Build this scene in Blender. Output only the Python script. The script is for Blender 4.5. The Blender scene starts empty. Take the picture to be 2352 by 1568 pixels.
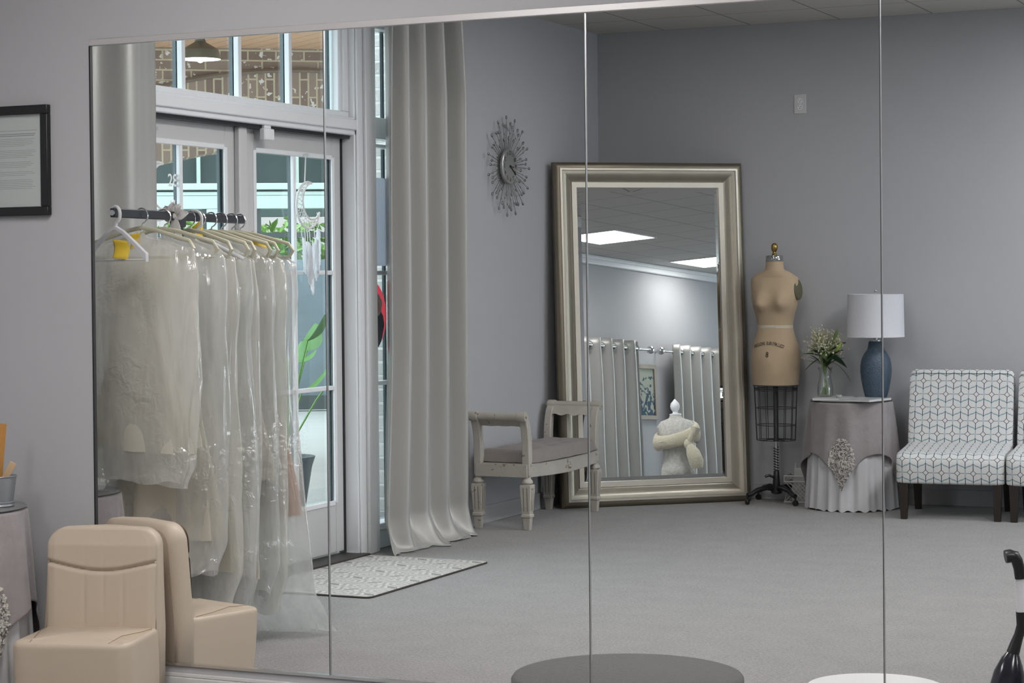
import bpy, bmesh, math, random
from mathutils import Vector, Matrix, noise
random.seed(7)
S = bpy.context.scene
COL = S.collection
PI = math.pi
R = math.radians
sin, cos = math.sin, math.cos

# ------------------------------------------------------------------ mesh helpers
class MB:
    def __init__(s):
        s.v = []; s.f = []; s.uv = None
    def add(s, vs, fs, mat=None):
        b = len(s.v)
        if mat is not None:
            vs = [mat @ Vector(p) for p in vs]
        s.v.extend([tuple(p) for p in vs])
        s.f.extend([tuple(i + b for i in f) for f in fs])
        return s
    def box(s, c, d, mat=None, rz=0.0):
        hx, hy, hz = d[0] / 2, d[1] / 2, d[2] / 2
        vs = []
        for x, y, z in ((-hx, -hy, -hz), (hx, -hy, -hz), (hx, hy, -hz), (-hx, hy, -hz), (-hx, -hy, hz), (hx, -hy, hz), (hx, hy, hz), (-hx, hy, hz)):
            if rz:
                x, y = x * cos(rz) - y * sin(rz), x * sin(rz) + y * cos(rz)
            vs.append((c[0] + x, c[1] + y, c[2] + z))
        return s.add(vs, [(0, 3, 2, 1), (4, 5, 6, 7), (0, 1, 5, 4), (1, 2, 6, 5), (2, 3, 7, 6), (3, 0, 4, 7)], mat)
    def ext(s, x0, x1, y0, y1, z0, z1, mat=None):
        return s.box(((x0 + x1) / 2, (y0 + y1) / 2, (z0 + z1) / 2), (abs(x1 - x0), abs(y1 - y0), abs(z1 - z0)), mat)
    def loft(s, rings, cap=True, closed=False, mat=None):
        n = len(rings[0]); vs = [p for r in rings for p in r]; fs = []
        m = len(rings)
        for i in range(m if closed else m - 1):
            a, b = i * n, ((i + 1) % m) * n
            for j in range(n):
                k = (j + 1) % n
                fs.append((a + j, a + k, b + k, b + j))
        if cap and not closed:
            fs.append(tuple(range(n - 1, -1, -1)))
            fs.append(tuple((m - 1) * n + j for j in range(n)))
        return s.add(vs, fs, mat)
    def tube(s, pts, r, n=8, closed=False, mat=None):
        pts = [Vector(p) for p in pts]; m = len(pts); rings = []
        prev = None
        for i, p in enumerate(pts):
            if closed:
                t = pts[(i + 1) % m] - pts[i - 1]
            else:
                t = pts[min(i + 1, m - 1)] - pts[max(i - 1, 0)]
            if t.length < 1e-9: t = Vector((0, 0, 1))
            t.normalize()
            if prev is None:
                a = Vector((0, 0, 1)) if abs(t.z) < 0.9 else Vector((1, 0, 0))
                u = t.cross(a).normalized()
            else:
                u = (prev - t * prev.dot(t))
                u = u.normalized() if u.length > 1e-6 else t.orthogonal().normalized()
            prev = u; w = t.cross(u)
            rr = r[i] if isinstance(r, (list, tuple)) else r
            rings.append([p + u * (rr * cos(2 * PI * k / n)) + w * (rr * sin(2 * PI * k / n)) for k in range(n)])
        return s.loft(rings, cap=not closed, closed=closed, mat=mat)
    def lathe(s, prof, c=(0, 0, 0), n=24, cap=True, mat=None):
        rings = [[(c[0] + r * cos(2 * PI * k / n), c[1] + r * sin(2 * PI * k / n), c[2] + z) for k in range(n)] for r, z in prof]
        return s.loft(rings, cap=cap, mat=mat)
    def grid(s, fn, nu, nv, mat=None, wrap=False):
        vs = [fn(i / nu, j / nv) for j in range(nv + 1) for i in range(nu + (0 if wrap else 1))]
        w = nu if wrap else nu + 1
        fs = []
        for j in range(nv):
            for i in range(nu):
                k = (i + 1) % w if wrap else i + 1
                fs.append((j * w + i, j * w + k, (j + 1) * w + k, (j + 1) * w + i))
        return s.add(vs, fs, mat)
    def prism(s, poly, z0, z1, mat=None):
        return s.loft([[(x, y, z0) for x, y in poly], [(x, y, z1) for x, y in poly]], mat=mat)
    def ball(s, c, r, n=10, m=7, mat=None):
        rx, ry, rz = r if isinstance(r, tuple) else (r, r, r)
        rings = []
        for j in range(m + 1):
            a = -PI / 2 + PI * j / m
            q = max(cos(a), 0.02)
            rings.append([(c[0] + rx * q * cos(2 * PI * k / n), c[1] + ry * q * sin(2 * PI * k / n), c[2] + rz * sin(a)) for k in range(n)])
        return s.loft(rings, mat=mat)
    def build(s, name, mat, parent=None, smooth=True, bevel=0.0, seg=2, angle=40, recalc=True, solid=0.0, sub=0):
        me = bpy.data.meshes.new(name)
        me.from_pydata([tuple(v) for v in s.v], [], s.f)
        if recalc:
            bm = bmesh.new(); bm.from_mesh(me)
            bmesh.ops.recalc_face_normals(bm, faces=bm.faces)
            bm.to_mesh(me); bm.free()
        if s.uv:
            l = me.uv_layers.new(name='UVMap')
            for p in me.polygons:
                for li in p.loop_indices:
                    l.data[li].uv = s.uv[me.loops[li].vertex_index]
        me.materials.append(mat)
        if smooth:
            for p in me.polygons: p.use_smooth = True
            try: me.set_sharp_from_angle(angle=R(angle))
            except Exception: pass
        me.update()
        o = bpy.data.objects.new(name, me); COL.objects.link(o)
        if parent is not None: o.parent = parent
        if solid:
            md = o.modifiers.new('solid', 'SOLIDIFY'); md.thickness = solid; md.offset = 0
        if bevel:
            md = o.modifiers.new('bevel', 'BEVEL'); md.width = bevel; md.segments = seg; md.limit_method = 'ANGLE'; md.angle_limit = R(35)
        if sub:
            md = o.modifiers.new('sub', 'SUBSURF'); md.levels = sub; md.render_levels = sub
        return o

def thing(name, label, cat, loc=(0, 0, 0), rz=0.0, group=None):
    o = bpy.data.objects.new(name, None); COL.objects.link(o)
    o.location = loc; o.rotation_euler = (0, 0, rz)
    o.empty_display_size = 0.05
    return tag(o, label, cat, group)
def tag(o, label, cat, group=None):
    o['label'] = label; o['category'] = cat
    if group: o['group'] = group
    return o
def struct(o, label=None, cat=None):
    o['kind'] = 'structure'
    if label: o['label'] = label
    if cat: o['category'] = cat
    return o
def sempty(name, label=None, cat=None):
    o = bpy.data.objects.new(name, None); COL.objects.link(o)
    return struct(o, label, cat)
def copy_tree(o, parent=None):
    c = o.copy(); COL.objects.link(c); c.parent = parent
    for ch in list(o.children): copy_tree(ch, c)
    return c
def text_geo(t, size):
    cu = bpy.data.curves.new('t', 'FONT'); cu.body = t; cu.size = size; cu.align_x = 'CENTER'; cu.align_y = 'CENTER'
    cu.resolution_u = 4; cu.offset = size * 0.012
    ob = bpy.data.objects.new('t', cu); COL.objects.link(ob)
    dg = bpy.context.evaluated_depsgraph_get()
    me = bpy.data.meshes.new_from_object(ob.evaluated_get(dg))
    vs = [tuple(v.co) for v in me.vertices]; fs = [tuple(p.vertices) for p in me.polygons]
    bpy.data.objects.remove(ob); bpy.data.meshes.remove(me); bpy.data.curves.remove(cu)
    return vs, fs
def lerp(a, b, t): return a + (b - a) * t
def interp(tab, x):
    if x <= tab[0][0]: return tab[0][1]
    for (a, p), (b, q) in zip(tab, tab[1:]):
        if x <= b:
            t = (x - a) / (b - a); t = t * t * (3 - 2 * t) if len(tab) > 2 else t
            return p + (q - p) * t
    return tab[-1][1]
def ns(x, y, z=0.0): return noise.noise(Vector((x, y, z)))

# ------------------------------------------------------------------ materials
def mat(name, col, rough=0.6, metal=0.0, var=0.0, vscale=8.0, bump=0.0, bscale=60.0, spec=0.5, sheen=0.0, coat=0.0, stretch=None, aniso=0.0, detail=4.0):
    m = bpy.data.materials.new(name); m.use_nodes = True
    nt = m.node_tree; b = nt.nodes['Principled BSDF']
    b.inputs['Base Color'].default_value = (*col, 1); b.inputs['Roughness'].default_value = rough
    b.inputs['Metallic'].default_value = metal; b.inputs['Specular IOR Level'].default_value = spec
    if sheen: b.inputs['Sheen Weight'].default_value = sheen
    if coat: b.inputs['Coat Weight'].default_value = coat
    if aniso: b.inputs['Anisotropic'].default_value = aniso
    tc = nt.nodes.new('ShaderNodeTexCoord'); src = tc.outputs['Object']
    if stretch:
        mp = nt.nodes.new('ShaderNodeMapping'); mp.inputs['Scale'].default_value = stretch
        nt.links.new(src, mp.inputs[0]); src = mp.outputs[0]
    n = nt.nodes.new('ShaderNodeTexNoise'); n.inputs['Scale'].default_value = vscale; n.inputs['Detail'].default_value = detail
    nt.links.new(src, n.inputs[0])
    mx = nt.nodes.new('ShaderNodeMix'); mx.data_type = 'RGBA'
    v = var
    mx.inputs[6].default_value = (*[max(0, c * (1 - v)) for c in col], 1)
    mx.inputs[7].default_value = (*[min(1, c * (1 + v)) for c in col], 1)
    nt.links.new(n.outputs['Fac'], mx.inputs[0]); nt.links.new(mx.outputs[2], b.inputs['Base Color'])
    if bump:
        n2 = nt.nodes.new('ShaderNodeTexNoise'); n2.inputs['Scale'].default_value = bscale; n2.inputs['Detail'].default_value = detail
        nt.links.new(src, n2.inputs[0])
        bp = nt.nodes.new('ShaderNodeBump'); bp.inputs['Strength'].default_value = bump; bp.inputs['Distance'].default_value = 0.01
        nt.links.new(n2.outputs['Fac'], bp.inputs['Height']); nt.links.new(bp.outputs[0], b.inputs['Normal'])
    return m

class NX:
    """small node expression builder"""
    def __init__(s, m): s.nt = m.node_tree; s.n = s.nt.nodes; s.l = s.nt.links
    def op(s, o, *a):
        nd = s.n.new('ShaderNodeMath'); nd.operation = o
        for i, x in enumerate(a):
            if isinstance(x, (int, float)): nd.inputs[i].default_value = x
            else: s.l.new(x, nd.inputs[i])
        return nd.outputs[0]
    def add(s, a, b): return s.op('ADD', a, b)
    def sub(s, a, b): return s.op('SUBTRACT', a, b)
    def mul(s, a, b): return s.op('MULTIPLY', a, b)
    def abs(s, a): return s.op('ABSOLUTE', a)
    def mod(s, a, b): return s.op('FLOORED_MODULO', a, b)
    def lt(s, a, b): return s.op('LESS_THAN', a, b)
    def gt(s, a, b): return s.op('GREATER_THAN', a, b)
    def mx(s, a, b): return s.op('MAXIMUM', a, b)
    def mn(s, a, b): return s.op('MINIMUM', a, b)
    def coord(s, kind='Object'):
        tc = s.n.new('ShaderNodeTexCoord'); sp = s.n.new('ShaderNodeSeparateXYZ')
        s.l.new(tc.outputs[kind], sp.inputs[0]); return sp.outputs
    def mix(s, f, a, b):
        nd = s.n.new('ShaderNodeMix'); nd.data_type = 'RGBA'
        if isinstance(f, (int, float)): nd.inputs[0].default_value = f
        else: s.l.new(f, nd.inputs[0])
        for k, x in ((6, a), (7, b)):
            if isinstance(x, tuple): nd.inputs[k].default_value = (*x, 1)
            else: s.l.new(x, nd.inputs[k])
        return nd.outputs[2]
    def noise(s, scale, detail=3, vec=None):
        nd = s.n.new('ShaderNodeTexNoise'); nd.inputs['Scale'].default_value = scale; nd.inputs['Detail'].default_value = detail
        if vec is None:
            tc = s.n.new('ShaderNodeTexCoord'); vec = tc.outputs['Object']
        s.l.new(vec, nd.inputs[0]); return nd.outputs['Fac']
    def base(s, col): s.l.new(col, s.n['Principled BSDF'].inputs['Base Color'])
    def bump(s, h, st=0.3, dist=0.01):
        bp = s.n.new('ShaderNodeBump'); bp.inputs['Strength'].default_value = st; bp.inputs['Distance'].default_value = dist
        s.l.new(h, bp.inputs['Height']); s.l.new(bp.outputs[0], s.n['Principled BSDF'].inputs['Normal'])

def emit(name, col, st):
    m = bpy.data.materials.new(name); m.use_nodes = True
    b = m.node_tree.nodes['Principled BSDF']
    b.inputs['Base Color'].default_value = (*col, 1); b.inputs['Emission Color'].default_value = (*col, 1); b.inputs['Emission Strength'].default_value = st
    return m
def thin_glass(name, tint=(0.93, 0.98, 0.97), gloss=0.09, rough=0.0):
    m = bpy.data.materials.new(name); m.use_nodes = True
    nt = m.node_tree; nt.nodes.remove(nt.nodes['Principled BSDF'])
    out = nt.nodes['Material Output']
    t = nt.nodes.new('ShaderNodeBsdfTransparent'); t.inputs[0].default_value = (*tint, 1)
    g = nt.nodes.new('ShaderNodeBsdfGlossy'); g.inputs['Roughness'].default_value = rough
    lw = nt.nodes.new('ShaderNodeLayerWeight'); lw.inputs['Blend'].default_value = 0.12
    mu = nt.nodes.new('ShaderNodeMath'); mu.operation = 'MULTIPLY_ADD'; mu.inputs[1].default_value = 0.5; mu.inputs[2].default_value = gloss * 0.4
    nt.links.new(lw.outputs['Fresnel'], mu.inputs[0])
    mx = nt.nodes.new('ShaderNodeMixShader'); nt.links.new(mu.outputs[0], mx.inputs[0])
    nt.links.new(t.outputs[0], mx.inputs[1]); nt.links.new(g.outputs[0], mx.inputs[2]); nt.links.new(mx.outputs[0], out.inputs[0])
    return m
def plastic_film(name, col=(0.92, 0.91, 0.86), base=0.46):
    m = bpy.data.materials.new(name); m.use_nodes = True
    nt = m.node_tree; nt.nodes.remove(nt.nodes['Principled BSDF']); N = nt.nodes; L = nt.links
    out = N['Material Output']
    tc = N.new('ShaderNodeTexCoord'); mp = N.new('ShaderNodeMapping'); mp.inputs['Scale'].default_value = (1, 1, 0.22)
    L.new(tc.outputs['Object'], mp.inputs[0])
    n1 = N.new('ShaderNodeTexNoise'); n1.inputs['Scale'].default_value = 9; n1.inputs['Detail'].default_value = 3; n1.inputs['Distortion'].default_value = 0.5
    n2 = N.new('ShaderNodeTexNoise'); n2.inputs['Scale'].default_value = 27; n2.inputs['Detail'].default_value = 2; n2.inputs['Distortion'].default_value = 0.7
    L.new(mp.outputs[0], n1.inputs[0]); L.new(tc.outputs['Object'], n2.inputs[0])
    n3 = N.new('ShaderNodeTexNoise'); n3.inputs['Scale'].default_value = 3.5; L.new(tc.outputs['Object'], n3.inputs[0])
    gate = N.new('ShaderNodeMapRange'); gate.inputs[1].default_value = 0.5; gate.inputs[2].default_value = 0.68; gate.inputs[3].default_value = 0.05; gate.inputs[4].default_value = 1.0
    L.new(n3.outputs['Fac'], gate.inputs[0])
    mu = N.new('ShaderNodeMath'); mu.operation = 'MULTIPLY'; L.new(n2.outputs['Fac'], mu.inputs[0]); L.new(gate.outputs[0], mu.inputs[1])
    ad = N.new('ShaderNodeMath'); ad.operation = 'ADD'; L.new(mu.outputs[0], ad.inputs[0]); L.new(n1.outputs['Fac'], ad.inputs[1])
    bp = N.new('ShaderNodeBump'); bp.inputs['Strength'].default_value = 0.8; bp.inputs['Distance'].default_value = 0.03
    L.new(ad.outputs[0], bp.inputs['Height'])
    tr = N.new('ShaderNodeBsdfTransparent'); tr.inputs[0].default_value = (0.98, 0.985, 0.98, 1)
    di = N.new('ShaderNodeBsdfDiffuse'); di.inputs[0].default_value = (*col, 1); L.new(bp.outputs[0], di.inputs['Normal'])
    tl = N.new('ShaderNodeBsdfTranslucent'); tl.inputs[0].default_value = (*col, 1)
    gl = N.new('ShaderNodeBsdfGlossy'); gl.inputs['Roughness'].default_value = 0.13; L.new(bp.outputs[0], gl.inputs['Normal'])
    m1 = N.new('ShaderNodeMixShader'); m1.inputs[0].default_value = 0.5; L.new(di.outputs[0], m1.inputs[1]); L.new(tl.outputs[0], m1.inputs[2])
    rp = N.new('ShaderNodeMapRange'); rp.inputs[1].default_value = 0.3; rp.inputs[2].default_value = 0.7; rp.inputs[3].default_value = base * 0.7; rp.inputs[4].default_value = base * 1.3
    L.new(n1.outputs['Fac'], rp.inputs[0])
    m2 = N.new('ShaderNodeMixShader'); L.new(rp.outputs[0], m2.inputs[0]); L.new(tr.outputs[0], m2.inputs[1]); L.new(m1.outputs[0], m2.inputs[2])
    m3 = N.new('ShaderNodeMixShader'); m3.inputs[0].default_value = 0.14; L.new(m2.outputs[0], m3.inputs[1]); L.new(gl.outputs[0], m3.inputs[2])
    L.new(m3.outputs[0], out.inputs[0])
    return m
def sheer(name, col, trans, vs=9, translucent=0.3):
    """thin cloth or feather: part see-through, part translucent"""
    m = bpy.data.materials.new(name); m.use_nodes = True
    nt = m.node_tree; nt.nodes.remove(nt.nodes['Principled BSDF']); N = nt.nodes; L = nt.links
    tc = N.new('ShaderNodeTexCoord'); mp = N.new('ShaderNodeMapping'); mp.inputs['Scale'].default_value = (1, 1, 0.3); L.new(tc.outputs['Object'], mp.inputs[0])
    n1 = N.new('ShaderNodeTexNoise'); n1.inputs['Scale'].default_value = vs; n1.inputs['Detail'].default_value = 4; L.new(mp.outputs[0], n1.inputs[0])
    mx = N.new('ShaderNodeMix'); mx.data_type = 'RGBA'; L.new(n1.outputs['Fac'], mx.inputs[0])
    mx.inputs[6].default_value = (*[c * 0.86 for c in col], 1); mx.inputs[7].default_value = (*[min(1, c * 1.12) for c in col], 1)
    di = N.new('ShaderNodeBsdfDiffuse'); tl = N.new('ShaderNodeBsdfTranslucent'); tr = N.new('ShaderNodeBsdfTransparent')
    L.new(mx.outputs[2], di.inputs[0]); L.new(mx.outputs[2], tl.inputs[0])
    m1 = N.new('ShaderNodeMixShader'); m1.inputs[0].default_value = translucent; L.new(di.outputs[0], m1.inputs[1]); L.new(tl.outputs[0], m1.inputs[2])
    m2 = N.new('ShaderNodeMixShader'); m2.inputs[0].default_value = trans; L.new(m1.outputs[0], m2.inputs[1]); L.new(tr.outputs[0], m2.inputs[2])
    L.new(m2.outputs[0], N['Material Output'].inputs[0])
    return m

WALL = mat('wall_paint', (0.455, 0.456, 0.473), 0.85, var=0.03, vscale=2.0, bump=0.03, bscale=180, spec=0.2)
WHITE = mat('white_paint', (0.80, 0.81, 0.83), 0.35, var=0.02, vscale=5, bump=0.02, bscale=40)
WHITE_WARM = mat('white_trim', (0.62, 0.61, 0.61), 0.4, var=0.02, vscale=5)
BLACK = mat('black_plastic', (0.012, 0.012, 0.014), 0.35, var=0.2)
BLACKM = mat('black_satin', (0.02, 0.02, 0.022), 0.5, var=0.1)
GASKET = mat('dark_gasket', (0.03, 0.05, 0.06), 0.5)
CHROME = mat('chrome', (0.75, 0.76, 0.78), 0.18, 1.0, var=0.03)
STEEL = mat('brushed_steel', (0.55, 0.55, 0.55), 0.32, 1.0, var=0.06, vscale=20, stretch=(1, 1, 12))
GLASS = thin_glass('window_glass', (0.90, 0.97, 0.965))
CLEAR = thin_glass('clear_glass', (0.95, 0.97, 0.96), 0.2)
def satin_mat(name, c, rough=0.42):
    m = mat(name, c, rough, 0.3, var=0.10, vscale=3.0, bump=0.05, bscale=220, sheen=0.3, stretch=(1, 1, 0.25))
    return m
SATIN = satin_mat('silver_satin', (0.40, 0.395, 0.375))
# carpet
CARPET = mat('carpet', (0.30, 0.28, 0.265), 0.9, spec=0.25)
x = NX(CARPET)
a = x.noise(130, 4); b_ = x.noise(6, 2)
tc = x.n.new('ShaderNodeTexCoord'); mp = x.n.new('ShaderNodeMapping'); mp.inputs['Scale'].default_value = (60, 260, 60); x.l.new(tc.outputs['Object'], mp.inputs[0])
c_ = x.noise(1.0, 3, mp.outputs[0])
f = x.op('MULTIPLY_ADD', x.sub(x.add(a, c_), 1.0), 1.6, 0.5)
x.base(x.mix(x.op('MULTIPLY_ADD', x.sub(b_, 0.5), 0.35, f), (0.150, 0.143, 0.140), (0.358, 0.345, 0.338)))
x.bump(x.add(a, c_), 0.6, 0.01)
x.n['Principled BSDF'].inputs['Sheen Weight'].default_value = 0.35
x.n['Principled BSDF'].inputs['Sheen Roughness'].default_value = 0.4
# ceiling tiles
CEIL = mat('ceiling_tile', (0.62, 0.60, 0.58), 0.9, spec=0.1)
x = NX(CEIL); X, Y, Z = x.coord()
ln = x.mn(x.abs(x.sub(x.mod(x.add(X, 4.64 + 0.2875), 0.575), 0.2875)), x.abs(x.sub(x.mod(x.add(Y, -11.30 + 0.2875), 0.575), 0.2875)))
spk = x.noise(160, 3)
base = x.mix(x.op('MULTIPLY_ADD', x.sub(spk, 0.5), 0.8, 0.5), (0.50, 0.48, 0.46), (0.66, 0.64, 0.62))
x.base(x.mix(x.lt(ln, 0.006), base, (0.30, 0.29, 0.28)))

# ------------------------------------------------------------------ setting
XL, YB, YM, ZC = -5.1, 12.45, 5.7, 2.97
XR, YF = 10.8, -1.05
MX0, MX1, MZ0, MZ1 = -4.16, -0.592, 0.146, 2.207        # mirror wall opening
struct(MB().ext(-7.0, XR, YF, YB, -0.1, 0.0).build('floor', CARPET, smooth=False), 'grey brown flecked carpet floor of the salon')
struct(MB().ext(XL - 0.2, XR, YF, YB, ZC, ZC + 0.1).build('ceiling', CEIL, smooth=False), 'suspended ceiling of pale square tiles')
struct(MB().ext(XL - 0.1, XR, YB, YB + 0.12, 0, ZC).build('wall_back', WALL, smooth=False), 'grey back wall behind the dress form')
struct(MB().ext(XL - 0.1, XR, YF - 0.12, YF, 0, ZC).build('wall_near', WALL, smooth=False))
WY0, WY1, WZ0, WZ1 = 7.6, 11.9, 0.35, 2.65
struct(MB().ext(XR, XR + 0.12, YF, WY0, 0, ZC).ext(XR, XR + 0.12, WY1, YB, 0, ZC).ext(XR, XR + 0.12, WY0, WY1, 0, WZ0).ext(XR, XR + 0.12, WY0, WY1, WZ1, ZC).build('wall_right', WALL, smooth=False))
w3 = sempty('window_3', 'wide shop window at the far end of the salon')  # unseen window, added to seat a daylight lamp
q_ = MB()
for k in range(4):
    yy = WY0 + (WY1 - WY0 - 0.05) * k / 3; q_.ext(XR + 0.02, XR + 0.09, yy, yy + 0.05, WZ0, WZ1)
q_.ext(XR + 0.02, XR + 0.09, WY0, WY1, WZ0, WZ0 + 0.05).ext(XR + 0.02, XR + 0.09, WY0, WY1, WZ1 - 0.05, WZ1)
q_.build('window_frame', WHITE, w3, smooth=False)
MB().ext(XR + 0.05, XR + 0.054, WY0, WY1, WZ0, WZ1).build('pane', GLASS, w3, smooth=False)
ld = bpy.data.lights.new('window_daylight', 'AREA'); ld.shape = 'RECTANGLE'; ld.size = WY1 - WY0 - 0.1; ld.size_y = WZ1 - WZ0 - 0.1; ld.energy = 14; ld.color = (0.84, 0.92, 1.0)  # added area lamp just inside the room, weak cool fill
lo = bpy.data.objects.new('window_daylight', ld); COL.objects.link(lo); lo.location = (XR - 0.02, (WY0 + WY1) / 2, (WZ0 + WZ1) / 2); lo.rotation_euler = (0, R(90), R(180)); lo.rotation_euler = Vector((-1, 0, 0)).to_track_quat('-Z', 'Y').to_euler(); lo['kind'] = 'helper'
DY0, DY1, DZ1 = 7.17, 9.92, 2.80                         # door unit opening in the left wall
wl = MB()
wl.ext(XL - 0.16, XL, YF, DY0, 0, ZC).ext(XL - 0.16, XL, DY1, YB, 0, ZC).ext(XL - 0.16, XL, DY0, DY1, DZ1, ZC)
struct(wl.build('wall_left', WALL, smooth=False), 'grey side wall with the glazed entrance doors and the sunburst clock')
wm = MB(); T = 0.012
wm.ext(XL, MX0, YM, YM + T, 0, ZC).ext(MX1, XR, YM, YM + T, 0, ZC).ext(MX0, MX1, YM, YM + T, MZ1, ZC).ext(MX0, MX1, YM, YM + T, 0, MZ0)
struct(wm.build('wall_front', WALL, smooth=False), 'lavender grey wall around the big frameless mirror')
# baseboards
BBM = mat('baseboard_paint', (0.44, 0.43, 0.44), 0.5, var=0.03)
struct(MB().ext(XL, XL + 0.012, DY1 + 0.02, YB, 0, 0.10).build('baseboard_left', BBM, bevel=0.004))
struct(MB().ext(XL, XR, YB - 0.012, YB, 0, 0.10).build('baseboard_back', BBM, bevel=0.004))
struct(MB().ext(XL, 2, YM - 0.014, YM, 0, 0.105).ext(XL, 2, YM - 0.008, YM, 0.105, 0.118).build('baseboard_front', WHITE_WARM, bevel=0.003))
# wall mirror's channel, seams, edge round an opening; reflections are geometry built behind
wmir = thing('wall_mirror', 'frameless four panel wall mirror, its metal channels and seams on the grey wall', 'mirror', (MX0, YM, MZ0))
W_, H_ = MX1 - MX0, MZ1 - MZ0
MB().ext(0, W_, -0.006, 0.012, H_ - 0.022, H_).build('top_channel', mat('pale_channel', (0.62, 0.60, 0.60), 0.3, 0.4), wmir, bevel=0.002)
MB().ext(0, W_, -0.008, 0.012, -0.004, 0.005).build('bottom_channel', CHROME, wmir)
MB().ext(-0.003, 0.003, -0.003, 0.010, 0, H_ - 0.022).build('side_edge', BLACKM, wmir)
for k in (1, 2, 3):
    xx = W_ * k / 4
    MB().ext(xx - 0.0018, xx + 0.0002, 0.0, 0.008, 0.005, H_ - 0.022).build('seam', BLACKM, wmir)
    MB().ext(xx + 0.0002, xx + 0.0020, 0.0, 0.008, 0.005, H_ - 0.022).build('bevelled_edge', STEEL, wmir)

# ------------------------------------------------------------------ camera
FPX = 4763.0
th, dl, ro = R(24.7), math.atan(63 / FPX), R(0.56)
zz = Vector((0, 0, 1)); f0 = Vector((-sin(th), cos(th), 0)); r0 = Vector((cos(th), sin(th), 0))
fw = f0 * cos(dl) - zz * sin(dl); up0 = f0 * sin(dl) + zz * cos(dl)
rr = r0 * cos(ro) - up0 * sin(ro); uu = up0 * cos(ro) + r0 * sin(ro)
cam = bpy.data.cameras.new('camera'); co = bpy.data.objects.new('camera', cam); COL.objects.link(co)
mw = Matrix.Identity(4)
for i in range(3):
    mw[i][0] = rr[i]; mw[i][1] = uu[i]; mw[i][2] = -fw[i]
mw[0][3], mw[1][3], mw[2][3] = 0, 0, 1.4
co.matrix_world = mw
cam.sensor_width = 36; cam.lens = 36 * FPX / 2352; cam.shift_y = -83 / 2352; cam.clip_end = 200; cam.clip_start = 0.05
S.camera = co

# ------------------------------------------------------------------ lights and world
def troffer(x0, y0, L=1.15, st=6.0, col=(1.0, 0.975, 0.95), along='y', label='lit', wd=0.575):
    wx, wy = (wd, L) if along == 'y' else (L, wd)
    t = thing('ceiling_light', label, 'ceiling light', (x0 + wx / 2, y0 + wy / 2, ZC), group='flush ceiling light panels')
    fr = MB()
    fr.ext(-wx / 2, wx / 2, -wy / 2, -wy / 2 + 0.02, -0.012, 0).ext(-wx / 2, wx / 2, wy / 2 - 0.02, wy / 2, -0.012, 0)
    fr.ext(-wx / 2, -wx / 2 + 0.02, -wy / 2 + 0.02, wy / 2 - 0.02, -0.012, 0).ext(wx / 2 - 0.02, wx / 2, -wy / 2 + 0.02, wy / 2 - 0.02, -0.012, 0)
    fr.build('frame', WHITE, t, smooth=False)
    MB().ext(-wx / 2 + 0.02, wx / 2 - 0.02, -wy / 2 + 0.02, wy / 2 - 0.02, -0.008, -0.004).build('diffuser', emit('panel_glow', col, st), t, smooth=False)
    return t
w = bpy.data.worlds.new('World'); S.world = w; w.use_nodes = True
bg = w.node_tree.nodes['Background']
bg.inputs[0].default_value = (0.88, 0.94, 1.0, 1); bg.inputs[1].default_value = 1.1
S.view_settings.view_transform = 'Standard'; S.view_settings.look = 'None'; S.view_settings.gamma = 1; S.view_settings.exposure = 2.1
S.cycles.use_denoising = True
S.cycles.transparent_max_bounces = 24
S.cycles.max_bounces = 8
S.cycles.caustics_reflective = False; S.cycles.caustics_refractive = False
S.cycles.sample_clamp_indirect = 6
# ------------------------------------------------------------------ entrance: trim, doors, transom, sidelight
XD = -5.16
tr = MB()
tr.ext(XD - 0.06, -5.085, DY0, 9.20, 2.125, 2.215)                       # head rail over the doors
tr.ext(-5.085, -5.070, DY0, 9.18, 2.150, 2.205)
tr.ext(XD - 0.06, -5.085, DY0, DY0 + 0.09, 0, 2.125)                      # hidden hinge jamb
struct(tr.build('trim_1', WHITE, bevel=0.006), 'white moulded head rail over the double doors')
tp = MB()                                                                 # moulded post between doors and sidelight
tp.ext(XD - 0.06, -5.085, 9.175, 9.40, 0, DZ1)
tp.ext(-5.085, -5.072, 9.185, 9.245, 0, DZ1).ext(-5.085, -5.066, 9.262, 9.345, 0, DZ1).ext(-5.085, -5.074, 9.352, 9.385, 0, DZ1)
struct(tp.build('trim_2', WHITE, bevel=0.006), 'white moulded post between the doors and the sidelight')
t3 = MB(); t3.ext(XD - 0.06, -5.07, DY0, DY1, 2.74, DZ1).ext(XD - 0.06, -5.07, 9.86, DY1, 0, DZ1)
t3.ext(-5.10, -5.085, DY0, DY1, DZ1, DZ1 + 0.07)
struct(t3.build('trim_3', WHITE, bevel=0.006), 'white outer casing of the entrance')
struct(MB().ext(XD - 0.1, -5.03, DY0 + 0.05, 9.2, 0.0, 0.018).build('trim_4', mat('bronze_threshold', (0.05, 0.045, 0.042), 0.5, 0.3), bevel=0.004), 'dark metal threshold under the doors')
struct(MB().ext(XD - 0.002, -5.11, DY0 + 0.09, 9.17, 2.108, 2.126).ext(XD - 0.03, XD + 0.004, 9.158, 9.178, 0.02, 2.12).build('trim_5', BLACK), 'black weather strip round the doors')  # black strips stand in for the shade in the door gaps

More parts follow.
